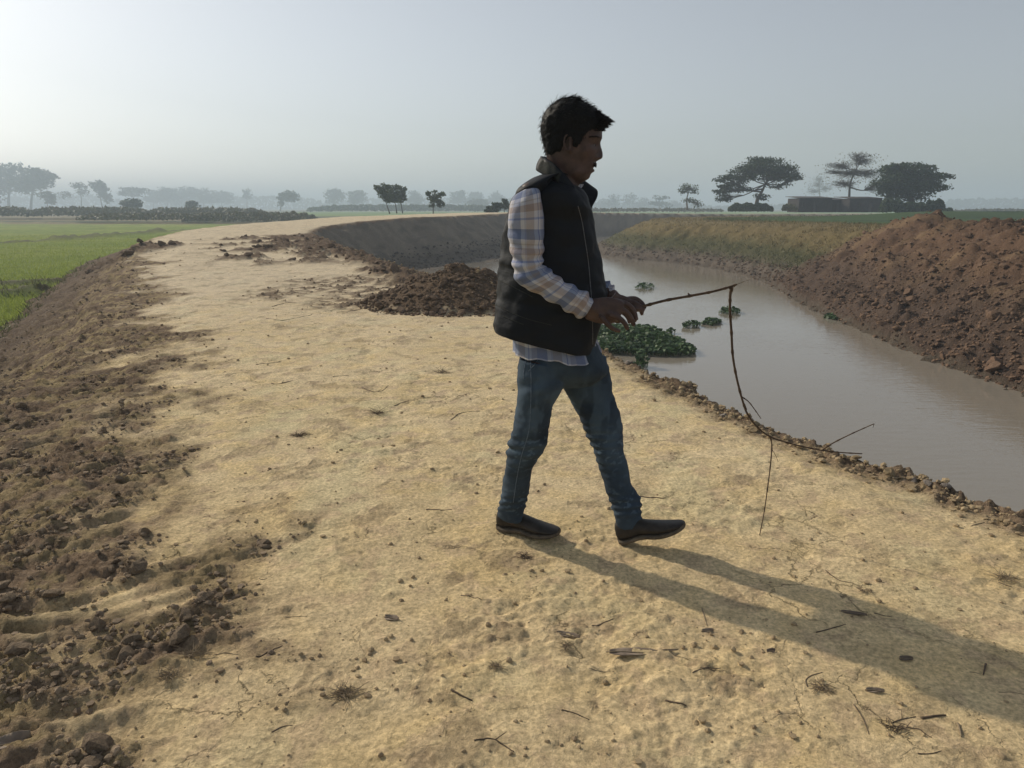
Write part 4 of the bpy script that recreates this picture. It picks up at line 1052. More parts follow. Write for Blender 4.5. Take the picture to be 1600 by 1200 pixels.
def dry_leaf(px, py, ln, wd, az, label, curl=.25, mat=None, seed=0):
    c = G(px, py, 0); z = zat(c[0], c[1]); g3 = np.random.default_rng(seed); V = []; F = []
    n1, n2 = 14, 7
    for i in range(n1):
        t = i / (n1 - 1); w = wd * (math.sin(math.pi * min(max(t, .02), .98) ** .8) ** .8) * (1 + .05 * math.sin(t * 23 + seed))
        for j in range(n2):
            u = j / (n2 - 1) * 2 - 1
            V.append([(t - .5) * ln, u * w / 2, curl * .6 * wd * (u * u) * (1 if u > 0 else .4) + .05 * wd * math.sin(t * 7 + u * 2) + .02 * wd * abs(g3.normal())])
    for i in range(n1 - 1):
        for j in range(n2 - 1): F.append([i * n2 + j, (i + 1) * n2 + j, (i + 1) * n2 + j + 1, i * n2 + j + 1])
    me = new_mesh('dead_leaf', np.array(V), F); o = link('dead_leaf', me, mat or M_leafdry, None, (c[0], c[1], z + .001)); o.rotation_euler = (0, 0, az)
    s_ = o.modifiers.new('thick', 'SOLIDIFY'); s_.thickness = .0012
    # midrib
    v, f = tube([[(t - .5) * ln * 1.15, 0, .002 + .05 * wd * math.sin(t * 7)] for t in np.linspace(0, 1, 8)], np.linspace(.002, .0008, 8), 5); M = MB(); M.add(v, f); link('midrib', M.mesh('midrib'), M_straw, o)
    tag(o, label, 'leaf'); return o
dry_leaf(990, 1021, .150, .040, .0, 'long cracked grey bark-like dead leaf lying below the man', .25, seed=1)
dry_leaf(1047, 1019, .050, .010, .1, 'thin torn tip of the long dead leaf', .2, seed=2)
dry_leaf(612, 967, .050, .030, -.3, 'small pale rounded dead leaf left of the long dead leaf', .4, seed=3)
dry_leaf(888, 990, .080, .022, -.35, 'narrow curled dead leaf left of the long dead leaf', .6, M_leafdry, seed=4)
dry_leaf(1334, 962, .080, .018, -.3, 'dark curled dead leaf in the shadow of the man', .5, M_leafdk, seed=5)
dry_leaf(1368, 1078, .050, .020, -.1, 'small grey dead leaf below the shadow', .5, seed=6)
dry_leaf(1416, 1031, .040, .022, .0, 'small dark dead leaf in the middle of the shadow', .5, M_leafdk, seed=7)
dry_leaf(1205, 1018, .030, .02, .4, 'tiny brown dead leaf left of the shadow', .5, M_leafdk, seed=8)
dry_leaf(12, 1155, .10, .05, .6, 'grey crumpled dead leaf at the lower left corner', .5, seed=9)
dry_leaf(1106, 986, .04, .02, .2, 'tiny dead leaf at the lower edge of the shadow', .5, seed=10)
def tuft(px, py, n, ln, label, mat, seed):
    g3 = np.random.default_rng(seed); c = G(px, py, 0); z = zat(c[0], c[1]); M = MB()
    for i in range(n):
        az = g3.uniform(0, 6.28); el = abs(g3.normal()) * .35; l = ln * g3.uniform(.4, 1.1); b0 = np.array([g3.normal() * ln * .25, g3.normal() * ln * .25, .003])
        d = np.array([math.cos(az) * math.cos(el), math.sin(az) * math.cos(el), math.sin(el)]); tip = b0 + d * l; tip[2] = max(tip[2] - l * .15, .004)
        v, f = tube([b0, b0 + d * l * .55, tip], [.0010, .0009, .0004], 4, False); M.add(v, f)
    o = link('grass_tuft', M.mesh('grass_tuft'), mat, None, (c[0], c[1], z)); tag(o, label, 'grass tuft'); return o
tuft(540, 1085, 90, .055, 'star-shaped tuft of dry grass roots in the lower left middle', M_straw, 1)
tuft(300, 1025, 80, .06, 'tangle of dry roots among the brown clods at the lower left', M_straw, 2)
tuft(265, 1060, 50, .05, 'smaller dry root tuft beside the tangle at the lower left', M_straw, 3)
tuft(775, 1040, 40, .030, 'small reddish dry tuft in the lower middle', M_straw, 4)
tuft(590, 645, 60, .09, 'dark dry tuft in the middle of the track', M_twig, 5)
tuft(690, 582, 50, .10, 'dark crumbly tuft behind the man on the track', M_twig, 6)
tuft(1285, 1075, 60, .04, 'dry tuft inside the hooked twig at the lower right', M_straw, 7)
tuft(1400, 1135, 36, .04, 'dark tuft left of the broken stick', M_twig, 8)
tuft(1350, 925, 24, .03, 'dry tuft just above the shadow', M_straw, 9)
tuft(1570, 905, 50, .06, 'dry grass tuft near the right edge of the picture', M_straw, 10)
tuft(468, 680, 60, .07, 'dry tuft on the left middle of the track', M_twig, 11)
tuft(885, 1010, 40, .035, 'dry debris tuft beside the dark curled leaf', M_straw, 12)
tuft(1195, 655, 90, .10, 'dry grass tuft on the river edge behind the hanging stick', M_twig, 13)
tuft(820, 870, 50, .04, 'tiny tuft below the rear foot of the man', M_twig, 14)
# ------------------------------------------------------------------ the walking man
def st(xl, yl, xr, yr, Y, dep):
    """cross-section of a limb: left and right silhouette points, depth of the axis, half depth"""
    a = P(xl, yl, Y); b = P(xr, yr, Y)
    return dict(c=(a + b) / 2, h=(b - a) / 2, d=dep)

def loft(stations, nseg=32, sub=6, power=2.0, disp=None, caps=True, rot=0.0):
    C = catmull([s['c'] for s in stations], sub); H = catmull([s['h'] for s in stations], sub)
    D = catmull([[s['d']] for s in stations], sub)[:, 0]
    m = len(C); V = []; UV = []
    seg = np.concatenate([[0], np.cumsum(np.linalg.norm(np.diff(C, axis=0), axis=1))])
    for i in range(m):
        hh = H[i]; ln = np.linalg.norm(hh); hn = hh / ln
        t = C[min(i + 1, m - 1)] - C[max(i - 1, 0)]; t /= np.linalg.norm(t) + 1e-9
        dv = np.array([0, 1.0, 0]); dv = dv - hn * np.dot(dv, hn); dv /= np.linalg.norm(dv)
        for k in range(nseg):
            a = 2 * math.pi * k / nseg
            ca, sa = math.cos(a), math.sin(a)
            px_ = math.copysign(abs(ca) ** (2 / power), ca); py_ = math.copysign(abs(sa) ** (2 / power), sa)
            off = hn * ln * px_ + dv * D[i] * py_
            q = C[i] + off
            if disp is not None:
                q = q + off / (np.linalg.norm(off) + 1e-9) * disp(i / (m - 1), a, q, seg[i])
            V.append(q); UV.append((k / nseg, seg[i]))
    F = []
    for i in range(m - 1):
        for k in range(nseg):
            k2 = (k + 1) % nseg
            F.append([i * nseg + k, (i + 1) * nseg + k, (i + 1) * nseg + k2, i * nseg + k2])
    if caps:
        F.append([k for k in range(nseg)]); F.append([(m - 1) * nseg + k for k in range(nseg)][::-1])
    # outward winding check
    V = np.array(V)
    f = F[len(F) // 2]; nn = np.cross(V[f[1]] - V[f[0]], V[f[2]] - V[f[0]]); cc = V[f].mean(0) - C[m // 2 if m > 2 else 0]
    i0 = (len(F) // 2) // nseg
    if np.dot(nn, V[f].mean(0) - C[min(i0, m - 1)]) < 0:
        F = [q[::-1] for q in F]
    return V, F, UV

def capsule(path, radii, n=14):
    """tapered rounded tube"""
    path = catmull(path, 4); radii = catmull([[r_] for r_ in radii], 4)[:, 0]
    t0 = path[0] - path[1]; t0 /= np.linalg.norm(t0); t1 = path[-1] - path[-2]; t1 /= np.linalg.norm(t1)
    pp = [path[0] + t0 * radii[0] * 0.9, path[0] + t0 * radii[0] * 0.6] + list(path) + [path[-1] + t1 * radii[-1] * 0.6, path[-1] + t1 * radii[-1] * 0.92]
    rr = [radii[0] * 0.35, radii[0] * 0.8] + list(radii) + [radii[-1] * 0.8, radii[-1] * 0.35]
    return tube(pp, rr, n)

def remesh(me, voxel, smooth_it=2, name='m'):
    o = bpy.data.objects.new('tmp', me); COL.objects.link(o)
    r_ = o.modifiers.new('r', 'REMESH'); r_.mode = 'VOXEL'; r_.voxel_size = voxel; r_.use_smooth_shade = True
    if smooth_it:
        s_ = o.modifiers.new('s', 'SMOOTH'); s_.factor = 0.5; s_.iterations = smooth_it
    dg = bpy.context.evaluated_depsgraph_get()
    ev = o.evaluated_get(dg)
    out = bpy.data.meshes.new_from_object(ev)
    out.name = name
    bpy.data.objects.remove(o, do_unlink=True)
    out.materials.clear()
    out.polygons.foreach_set('use_smooth', np.full(len(out.polygons), True))
    return out

def get_co(me):
    a = np.zeros(len(me.vertices) * 3, np.float32); me.vertices.foreach_get('co', a); return a.reshape(-1, 3).astype(float)
def get_no(me):
    a = np.zeros(len(me.vertices) * 3, np.float32); me.vertices.foreach_get('normal', a); return a.reshape(-1, 3).astype(float)
def set_co(me, v):
    me.vertices.foreach_set('co', v.astype(np.float32).ravel()); me.update()

def topx(v):
    d = v[:, 1] * CP - (v[:, 2] - CAMZ) * SP
    u = v[:, 1] * SP + (v[:, 2] - CAMZ) * CP
    return 800 + FPX * v[:, 0] / d, 600 - FPX * u / d

person = empty('person', (float(P(880, 835, 2.93)[0]), 2.93, 0.0))
tag(person, 'man in black quilted vest, plaid shirt and blue jeans walking with a forked stick', 'person')
P0 = np.array(person.location)
def pchild(name, me, mat, parent=None):
    o = link(name, me, mat, parent or person)
    if parent is None:
        o.location = -Vector(P0)
    return o

# --- materials
m, nt, b = mat_new('brown_skin')
b.inputs['Base Color'].default_value = (0.165, 0.078, 0.048, 1); b.inputs['Roughness'].default_value = 0.55
b.inputs['Subsurface Weight'].default_value = 0.08; b.inputs['Subsurface Radius'].default_value = (0.012, 0.004, 0.002)
b.inputs['Specular IOR Level'].default_value = 0.35
tc = nt.nodes.new('ShaderNodeTexCoord'); q = nt.nodes.new('ShaderNodeTexNoise'); q.inputs['Scale'].default_value = 30; q.inputs['Detail'].default_value = 5
nt.links.new(tc.outputs['Object'], q.inputs['Vector'])
crr = nt.nodes.new('ShaderNodeValToRGB'); crr.color_ramp.elements[0].position = .35; crr.color_ramp.elements[0].color = (0.056, 0.033, 0.028, 1)
crr.color_ramp.elements[1].position = .65; crr.color_ramp.elements[1].color = (0.094, 0.056, 0.046, 1)
nt.links.new(q.outputs['Fac'], crr.inputs['Fac']); nt.links.new(crr.outputs['Color'], b.inputs['Base Color'])
q2 = nt.nodes.new('ShaderNodeTexNoise'); q2.inputs['Scale'].default_value = 260; nt.links.new(tc.outputs['Object'], q2.inputs['Vector'])
bp = nt.nodes.new('ShaderNodeBump'); bp.inputs['Distance'].default_value = 0.0006; nt.links.new(q2.outputs['Fac'], bp.inputs['Height']); nt.links.new(bp.outputs['Normal'], b.inputs['Normal'])
M_skin = m
M_hair = simple_mat('black_hair', (0.008, 0.0075, 0.0075), (0.004, 0.004, 0.005), 60, 0.65, spec=0.15)
M_eye = simple_mat('eye_white', (0.12, 0.10, 0.09), (0.10, 0.08, 0.07), 50, 0.5)
M_iris = simple_mat('dark_iris', (0.02, 0.012, 0.008), (0.015, 0.008, 0.006), 50, 0.1)
# quilted nylon vest
m, nt, b = mat_new('black_nylon'); L = nt.links.new
tc = nt.nodes.new('ShaderNodeTexCoord'); q = nt.nodes.new('ShaderNodeTexNoise'); q.inputs['Scale'].default_value = 14; q.inputs['Detail'].default_value = 5
L(tc.outputs['Object'], q.inputs['Vector'])
crr = nt.nodes.new('ShaderNodeValToRGB'); crr.color_ramp.elements[0].color = (0.0050, 0.0060, 0.0085, 1); crr.color_ramp.elements[1].color = (0.010, 0.012, 0.017, 1)
L(q.outputs['Fac'], crr.inputs['Fac']); L(crr.outputs['Color'], b.inputs['Base Color'])
b.inputs['Roughness'].default_value = 0.62; b.inputs['Specular IOR Level'].default_value = 0.3; b.inputs['Specular IOR Level'].default_value = 0.18
mp = nt.nodes.new('ShaderNodeMapping'); mp.inputs['Scale'].default_value = (18, 18, 26); L(tc.outputs['Object'], mp.inputs['Vector'])
q2 = nt.nodes.new('ShaderNodeTexNoise'); q2.inputs['Scale'].default_value = 1.0; q2.inputs['Detail'].default_value = 5; L(mp.outputs[0], q2.inputs['Vector'])
bp = nt.nodes.new('ShaderNodeBump'); bp.inputs['Distance'].default_value = 0.007; bp.inputs['Strength'].default_value = 0.7; L(q2.outputs['Fac'], bp.inputs['Height']); L(bp.outputs['Normal'], b.inputs['Normal'])
M_vest = m
M_lining = simple_mat('grey_collar_fleece', (0.030, 0.032, 0.028), (0.018, 0.019, 0.017), 80, 0.95, 0.002)
M_zip = simple_mat('grey_zip_tape', (0.19, 0.19, 0.20), (0.10, 0.10, 0.11), 200, 0.5)
# denim
m, nt, b = mat_new('blue_denim'); L = nt.links.new
tc = nt.nodes.new('ShaderNodeTexCoord')
q = nt.nodes.new('ShaderNodeTexNoise'); q.inputs['Scale'].default_value = 7; q.inputs['Detail'].default_value = 6; L(tc.outputs['Object'], q.inputs['Vector'])
crr = nt.nodes.new('ShaderNodeValToRGB'); crr.color_ramp.elements[0].position = .3; crr.color_ramp.elements[0].color = (0.020, 0.030, 0.045, 1)
crr.color_ramp.elements[1].position = .75; crr.color_ramp.elements[1].color = (0.062, 0.090, 0.122, 1)
L(q.outputs['Fac'], crr.inputs['Fac'])
at = nt.nodes.new('ShaderNodeAttribute'); at.attribute_name = 'fade'
mxx = nt.nodes.new('ShaderNodeMix'); mxx.data_type = 'RGBA'; L(at.outputs['Fac'], mxx.inputs[0]); L(crr.outputs['Color'], mxx.inputs[6]); mxx.inputs[7].default_value = (0.13, 0.19, 0.25, 1)
L(mxx.outputs[2], b.inputs['Base Color']); b.inputs['Roughness'].default_value = 0.9; b.inputs['Specular IOR Level'].default_value = 0.15
wv = nt.nodes.new('ShaderNodeTexNoise'); wv.inputs['Scale'].default_value = 420; L(tc.outputs['Object'], wv.inputs['Vector'])
bp = nt.nodes.new('ShaderNodeBump'); bp.inputs['Distance'].default_value = 0.0008; L(wv.outputs['Fac'], bp.inputs['Height']); L(bp.outputs['Normal'], b.inputs['Normal'])
M_denim = m
M_seam = simple_mat('denim_seam_thread', (0.16, 0.20, 0.25), (0.08, 0.11, 0.15), 150, 0.9)
M_shoe = simple_mat('black_shoe_leather', (0.042, 0.034, 0.028), (0.018, 0.015, 0.013), 30, 0.55, 0.001, 120)
M_sole = simple_mat('dusty_rubber_sole', (0.16, 0.125, 0.085), (0.06, 0.05, 0.04), 40, 0.9)
# plaid shirt: checks run along the sleeve length and round the arm
m, nt, b = mat_new('plaid_cotton'); L = nt.links.new
uv = nt.nodes.new('ShaderNodeUVMap'); uv.uv_map = 'UVMap'
sp = nt.nodes.new('ShaderNodeSeparateXYZ'); L(uv.outputs[0], sp.inputs[0])
def stripes(sock, period, off):
    a_ = nt.nodes.new('ShaderNodeMath'); a_.operation = 'MULTIPLY_ADD'; L(sock, a_.inputs[0]); a_.inputs[1].default_value = 1 / period; a_.inputs[2].default_value = off
    f_ = nt.nodes.new('ShaderNodeMath'); f_.operation = 'FRACT'; L(a_.outputs[0], f_.inputs[0])
    r_ = nt.nodes.new('ShaderNodeValToRGB'); L(f_.outputs[0], r_.inputs['Fac']); return r_
white = (0.50, 0.49, 0.52, 1)
def setr(r_, stops):
    e = r_.color_ramp.elements
    while len(e) > 1: e.remove(e[-1])
    e[0].position = 0; e[0].color = stops[0][1]
    for p_, c_ in stops[1:]:
        x_ = e.new(p_); x_.color = c_
    r_.color_ramp.interpolation = 'CONSTANT'
r1 = stripes(sp.outputs[1], 0.150, 0.15)
setr(r1, [(0, (0.30, 0.33, 0.46, 1)), (0.05, white), (0.26, (0.24, 0.27, 0.36, 1)), (0.50, white), (0.60, (0.42, 0.40, 0.40, 1)), (0.63, white), (0.70, (0.40, 0.34, 0.32, 1)), (0.86, white)])
r2 = stripes(sp.outputs[0], 0.153, 0.30)
setr(r2, [(0, (0.75, 0.75, 0.80, 1)), (0.14, (0.55, 0.60, 0.74, 1)), (0.40, (1, 1, 1, 1)), (0.50, (0.8, 0.8, 0.85, 1)), (0.55, (0.76, 0.70, 0.66, 1)), (0.78, (1, 1, 1, 1)), (0.90, (0.55, 0.6, 0.78, 1)), (0.93, (1, 1, 1, 1))])
mu = nt.nodes.new('ShaderNodeMix'); mu.data_type = 'RGBA'; mu.blend_type = 'MULTIPLY'; mu.inputs[0].default_value = 1
L(r1.outputs[0], mu.inputs[6]); L(r2.outputs[0], mu.inputs[7]); L(mu.outputs[2], b.inputs['Base Color'])
b.inputs['Roughness'].default_value = 0.85; b.inputs['Specular IOR Level'].default_value = 0.2
tc = nt.nodes.new('ShaderNodeTexCoord'); wv = nt.nodes.new('ShaderNodeTexNoise'); wv.inputs['Scale'].default_value = 35; wv.inputs['Detail'].default_value = 4; L(tc.outputs['Object'], wv.inputs['Vector'])
bp = nt.nodes.new('ShaderNodeBump'); bp.inputs['Distance'].default_value = 0.006; L(wv.outputs['Fac'], bp.inputs['Height']); L(bp.outputs['Normal'], b.inputs['Normal'])
M_plaid = m

YB = 2.93
# --- head: rows of (photo row, face front, back of skull, half width)
rows = [(290, 903, 884, .020), (285, 910, 880, .030), (281, 916, 874, .043), (276, 921, 868, .053), (271, 924, 864, .059), (264, 926, 860, .064), (256, 928, 857, .067), (248, 930, 855, .070),
        (240, 933, 853, .072), (232, 935, 851, .074), (224, 937, 850, .075), (214, 940, 850, .077), (204, 940, 850, .078), (194, 936, 851, .077), (184, 929, 853, .073), (175, 919, 859, .064), (168, 906, 868, .046), (164, 893, 878, .022)]
def head_mesh(grow=0.0, top_only=None):
    R = catmull([(a, b_, c_, d_ * 1000) for a, b_, c_, d_ in rows], 4)
    nseg = 72; V = []
    for (py, fx, bx, w) in R:
        w = w / 1000
        pf = P(fx, py, YB); pb = P(bx, py, YB); cx = pb[0] + (pf[0] - pb[0]) * 0.46
        for k in range(nseg):
            a = 2 * math.pi * k / nseg
            aa = a if a <= math.pi else a - 2 * math.pi
            ca, sa = math.cos(a), math.sin(a)
            rx = (pf[0] - cx) if ca > 0 else (cx - pb[0])
            # face plane is narrower in front
            e_ = 2.25 if ca > 0 else 2.0
            rr = (abs(ca / rx) ** e_ + abs(sa / w) ** e_) ** (-1 / e_)
            mm = 0.0024
            g = lambda c, wd: math.exp(-((aa - c) / wd) ** 2)
            gy = lambda c, wd: math.exp(-((py - c) / wd) ** 2)
            nose = np.interp(py, [222, 228, 234, 240, 245, 248, 251, 254], [0.5, 3.0, 6.5, 9.5, 11.5, 10.5, 5, 0])
            rr += nose * mm * g(0, 0.13 + 0.07 * gy(247, 4))
            rr += 0.006 * (g(0.24, 0.10) + g(-0.24, 0.10)) * gy(248, 3.5)          # nostril wings
            rr += mm * 5.5 * g(0, 0.34) * gy(257.5, 3.0)                            # moustache and upper lip
            rr -= mm * 1.5 * g(0, 0.30) * gy(262.5, 1.3)
            rr += mm * 5.0 * g(0, 0.28) * gy(267, 2.6)                              # lower lip
            rr -= mm * 1.0 * g(0, 0.35) * gy(272, 2.0)
            rr += mm * 2.0 * g(0, 0.4) * gy(279, 3.5)                               # chin
            rr -= mm * 4.0 * (g(0.42, 0.19) + g(-0.42, 0.19)) * gy(227, 5)          # eye sockets
            rr += mm * 1.8 * (g(0.38, 0.30) + g(-0.38, 0.30)) * gy(216.5, 3.2)      # brow
            rr += mm * 1.6 * (g(0.85, 0.28) + g(-0.85, 0.28)) * gy(238, 7)          # cheekbone
            rr -= mm * 1.8 * (g(0.95, 0.35) + g(-0.95, 0.35)) * gy(258, 9)
            rr += mm * 1.6 * (g(1.25, 0.4) + g(-1.25, 0.4)) * gy(272, 6)            # jaw corner
            rr += grow
            # head turned a few degrees towards the camera
            th = a + math.radians(0)
            V.append([cx + rr * math.cos(th), YB + rr * math.sin(th), (pf[2] + pb[2]) / 2])
    V = np.array(V); m_ = len(R); F = []
    for i in range(m_ - 1):
        for k in range(nseg):
            k2 = (k + 1) % nseg
            F.append([i * nseg + k, i * nseg + k2, (i + 1) * nseg + k2, (i + 1) * nseg + k])
    F.append([k for k in range(nseg)][::-1]); F.append([(m_ - 1) * nseg + k for k in range(nseg)])
    return V, F

body = MB()
V, F = head_mesh(); body.add(V, F)
# ears
for sgn in (-1, 1):
    Y = YB + sgn * 0.078
    c = P(888, 223, Y) if sgn < 0 else P(890, 224, Y)
    path = []
    for t in np.linspace(-0.5, 4.4, 12):
        path.append(c + np.array([0.0125 * math.cos(t + 1.2) - 0.004, sgn * (0.004 + 0.006 * math.sin(t * 0.6)), 0.027 * math.sin(t + 1.2)]))
    V, F = capsule(path, [0.0042] * len(path), 8); body.add(V, F)
    V, F = capsule([c + np.array([0.008, 0, 0.018]), c + np.array([0.006, 0, -0.004]), c + np.array([0.008, 0, -0.028])], [0.006, 0.007, 0.0055], 10); body.add(V, F)
# neck
V, F, _ = loft([st(861, 226, 908, 236, YB, .055), st(859, 246, 906, 266, YB, .056), st(856, 262, 903, 288, YB, .057), st(850, 280, 906, 306, YB, .066), st(836, 296, 912, 322, YB, .11)], 28, 5); body.add(V, F)
# trunk and legs under the clothes
V, F, _ = loft([st(838, 284, 905, 296, YB, .10), st(818, 308, 908, 318, YB, .150), st(806, 345, 912, 350, YB, .150), st(802, 400, 918, 405, YB, .15), st(800, 450, 920, 455, YB, .14),
                st(806, 500, 925, 510, YB, .15), st(828, 545, 922, 550, YB, .13), st(845, 575, 918, 580, YB, .09)], 28, 4); body.add(V, F)
V, F, _ = loft([st(822, 560, 876, 566, 2.85, .07), st(818, 620, 862, 625, 2.85, .065), st(806, 670, 848, 676, 2.86, .055), st(795, 715, 825, 722, 2.89, .048), st(788, 760, 818, 764, 2.92, .042), st(786, 792, 812, 796, 2.95, .036), st(788, 812, 812, 818, 2.965, .034)], 20, 4); body.add(V, F)
V, F, _ = loft([st(884, 560, 940, 556, 2.99, .07), st(896, 610, 944, 606, 2.98, .065), st(916, 662, 962, 656, 2.96, .055), st(932, 705, 966, 698, 2.93, .048), st(948, 755, 978, 748, 2.89, .042), st(964, 795, 990, 790, 2.86, .036), st(970, 814, 994, 812, 2.85, .034)], 20, 4); body.add(V, F)
# right arm (near): shoulder, elbow, wrist
YR0, YR1, YR2 = 2.745, 2.72, 2.735
V, F = capsule([P(828, 300, YR0 + .02), P(826, 350, YR0), P(824, 410, YR1), P(834, 432, YR1), P(870, 452, YR1), P(905, 472, YR2), P(930, 484, YR2)], [.036, .040, .036, .038, .035, .030, .029], 18); body.add(V, F)
# left arm (far)
V, F = capsule([P(885, 300, 3.10), P(900, 350, 3.14), P(903, 410, 3.12), P(912, 440, 3.06), P(940, 455, 2.98), P(958, 464, 2.93)], [.036, .04, .038, .036, .032, .028], 16); body.add(V, F)
# near hand
def finger(pts, rad):
    V, F = capsule([P(*p) for p in pts], rad, 12); body.add(V, F)
V, F, _ = loft([st(918, 469, 914, 498, 2.735, .024), st(930, 466, 926, 503, 2.735, .023), st(948, 464, 940, 506, 2.735, .022), st(964, 466, 955, 506, 2.737, .020), st(976, 472, 966, 502, 2.74, .016)], 22, 4); body.add(V, F)
finger([(962, 471, 2.755), (980, 476, 2.765), (990, 486, 2.765), (994, 498, 2.76)], [.0122, .0112, .0102, .0088])
finger([(960, 480, 2.735), (977, 487, 2.735), (986, 497, 2.738), (990, 507, 2.742)], [.0122, .0114, .0104, .0088])
finger([(953, 491, 2.715), (967, 497, 2.715), (976, 505, 2.72), (980, 513, 2.725)], [.0120, .0110, .0098, .0084])
finger([(940, 496, 2.70), (948, 505, 2.70), (957, 513, 2.705), (967, 517, 2.71)], [.0115, .0102, .0092, .0080])
finger([(938, 484, 2.765), (948, 495, 2.785), (958, 500, 2.79), (968, 502, 2.79)], [.013, .0115, .0105, .009])
# far hand: pinches the stick
V, F, _ = loft([st(944, 456, 942, 478, 2.945, .022), st(956, 459, 950, 486, 2.935, .022), st(970, 460, 962, 488, 2.925, .021), st(984, 465, 976, 487, 2.915, .017)], 20, 4); body.add(V, F)
finger([(978, 468, 2.93), (992, 467, 2.925), (1002, 473, 2.915), (1007, 480, 2.905)], [.0120, .0112, .0102, .0088])
finger([(976, 472, 2.91), (990, 473, 2.90), (1000, 480, 2.895), (1003, 490, 2.895)], [.0116, .0108, .0096, .0084])
finger([(972, 479, 2.895), (984, 483, 2.885), (991, 491, 2.885), (992, 501, 2.89)], [.0112, .0104, .0094, .0082])
finger([(964, 484, 2.885), (975, 490, 2.88), (981, 497, 2.88), (983, 504, 2.885)], [.0092, .0084, .0076, .0066])
finger([(960, 474, 2.90), (975, 480, 2.885), (992, 483, 2.885), (1005, 484, 2.897)], [.0125, .0112, .0098, .0082])
# feet inside the shoes
body_me = remesh(body.mesh('body_raw'), 0.0042, 2, 'body')
body_o = pchild('body', body_me, M_skin)

# eyes and brows (near side and far side)
for sgn in (-1, 1):
    bm = bmesh.new(); bmesh.ops.create_uvsphere(bm, u_segments=16, v_segments=10, radius=0.0115)
    me = bpy.data.meshes.new('eye'); bm.to_mesh(me); bm.free()
    for p_ in me.polygons: p_.use_smooth = True
    c = P(925.6, 227.0, YB + sgn * 0.030); me.materials.append(M_eye)
    o = bpy.data.objects.new('eye', me); COL.objects.link(o); o.parent = person; o.location = Vector(c) - Vector(P0)
    bm = bmesh.new(); bmesh.ops.create_uvsphere(bm, u_segments=12, v_segments=8, radius=0.0070)
    me = bpy.data.meshes.new('iris'); bm.to_mesh(me); bm.free()
    me.materials.append(M_iris); i_ = bpy.data.objects.new('iris', me); COL.objects.link(i_); i_.parent = o; i_.location = (0.0066, 0, 0)

# --- hair: cap plus many short strands
def scalp(py, a, grow):
    """point on the skull at photo row py, angle a"""
    R = rows[::-1]
    ys = [r_[0] for r_ in R]
    fx = np.interp(py, ys, [r_[1] for r_ in R]); bx = np.interp(py, ys, [r_[2] for r_ in R]); w = np.interp(py, ys, [r_[3] for r_ in R]) + grow
    pf = P(fx, py, YB); pb = P(bx, py, YB); cx = pb[0] + (pf[0] - pb[0]) * .46
    rx = ((pf[0] - cx) if math.cos(a) > 0 else (cx - pb[0])) + grow
    rr = (abs(math.cos(a) / rx) ** 2.1 + abs(math.sin(a) / w) ** 2.1) ** (-1 / 2.1)
    return np.array([cx + rr * math.cos(a), YB + rr * math.sin(a), pf[2]])
def hairline(a):
    """lowest photo row of the hair at angle a (0 = forehead)"""
    a = abs(a)
    return np.interp(a, [0, 0.5, 0.8, 0.95, 1.1, 1.3, 1.5, 1.62, 1.85, 2.1, 2.5, 3.15], [200, 203, 207, 213, 224, 234, 232, 214, 226, 237, 243, 245])
hair = MB()
# outer silhouette, traced: rows (photo row, front, back, half width)
hr = [(247, 930, 857, .073), (240, 933, 853, .076), (230, 936, 850, .079), (220, 938, 848, .082), (212, 940, 846.5, .085), (204, 941, 845.5, .088), (195, 944, 845.5, .092), (186, 943, 847, .094), (177, 936, 851, .092), (169, 926, 857, .084), (163, 914, 864, .070), (158, 902, 873, .050), (155, 893, 880, .028)]
Rr = catmull([(a, b_, c_, d_ * 1000) for a, b_, c_, d_ in hr], 4)
ns = 64; V = []
for (py, fx, bx, w) in Rr:
    w /= 1000; pf = P(fx, py, YB); pb = P(bx, py, YB); cx = P(890, py, YB)[0]
    for k in range(ns):
        a = 2 * math.pi * k / ns; aa = a if a < math.pi else a - 2 * math.pi
        hl = hairline(aa)
        rx = max((pf[0] - cx) if math.cos(a) > 0 else (cx - pb[0]), 0.02)
        rr = (abs(math.cos(a) / rx) ** 2.1 + abs(math.sin(a) / w) ** 2.1) ** (-1 / 2.1)
        q = np.array([cx + rr * math.cos(a), YB + rr * math.sin(a), pf[2]])
        if py > hl:                                    # below the hairline: tuck under the skin
            s_ = scalp(py, a, -0.012); s_[2] = pf[2]; q = s_
        else:
            q = q + 0.0055 * np.array([noise2(np.array([a * 5.0 + i_ * 9]), np.array([py * 0.16]), 5 + i_)[0] for i_ in range(3)])
        V.append(q)
F = []
for i in range(len(Rr) - 1):
    for k in range(ns):
        k2 = (k + 1) % ns; F.append([i * ns + k, i * ns + k2, (i + 1) * ns + k2, (i + 1) * ns + k])
F.append([(len(Rr) - 1) * ns + k for k in range(ns)])
V = np.array(V); hair.add(V, F)
rs_ = np.random.default_rng(3)
Vc = V.copy(); up = np.array([0, 0, 1.0]); ctr = P(890, 210, YB)
def strand(base, dirv, ln, w, bend):
    side = np.cross(dirv, rs_.normal(size=3)); side /= np.linalg.norm(side) + 1e-9
    p0 = base; p1 = base + dirv * ln * 0.5; p2 = base + dirv * ln + bend
    hair.add([p0 - side * w, p0 + side * w, p1 + side * w * .8, p1 - side * w * .8, p2], [[0, 1, 2, 3], [3, 2, 4]])
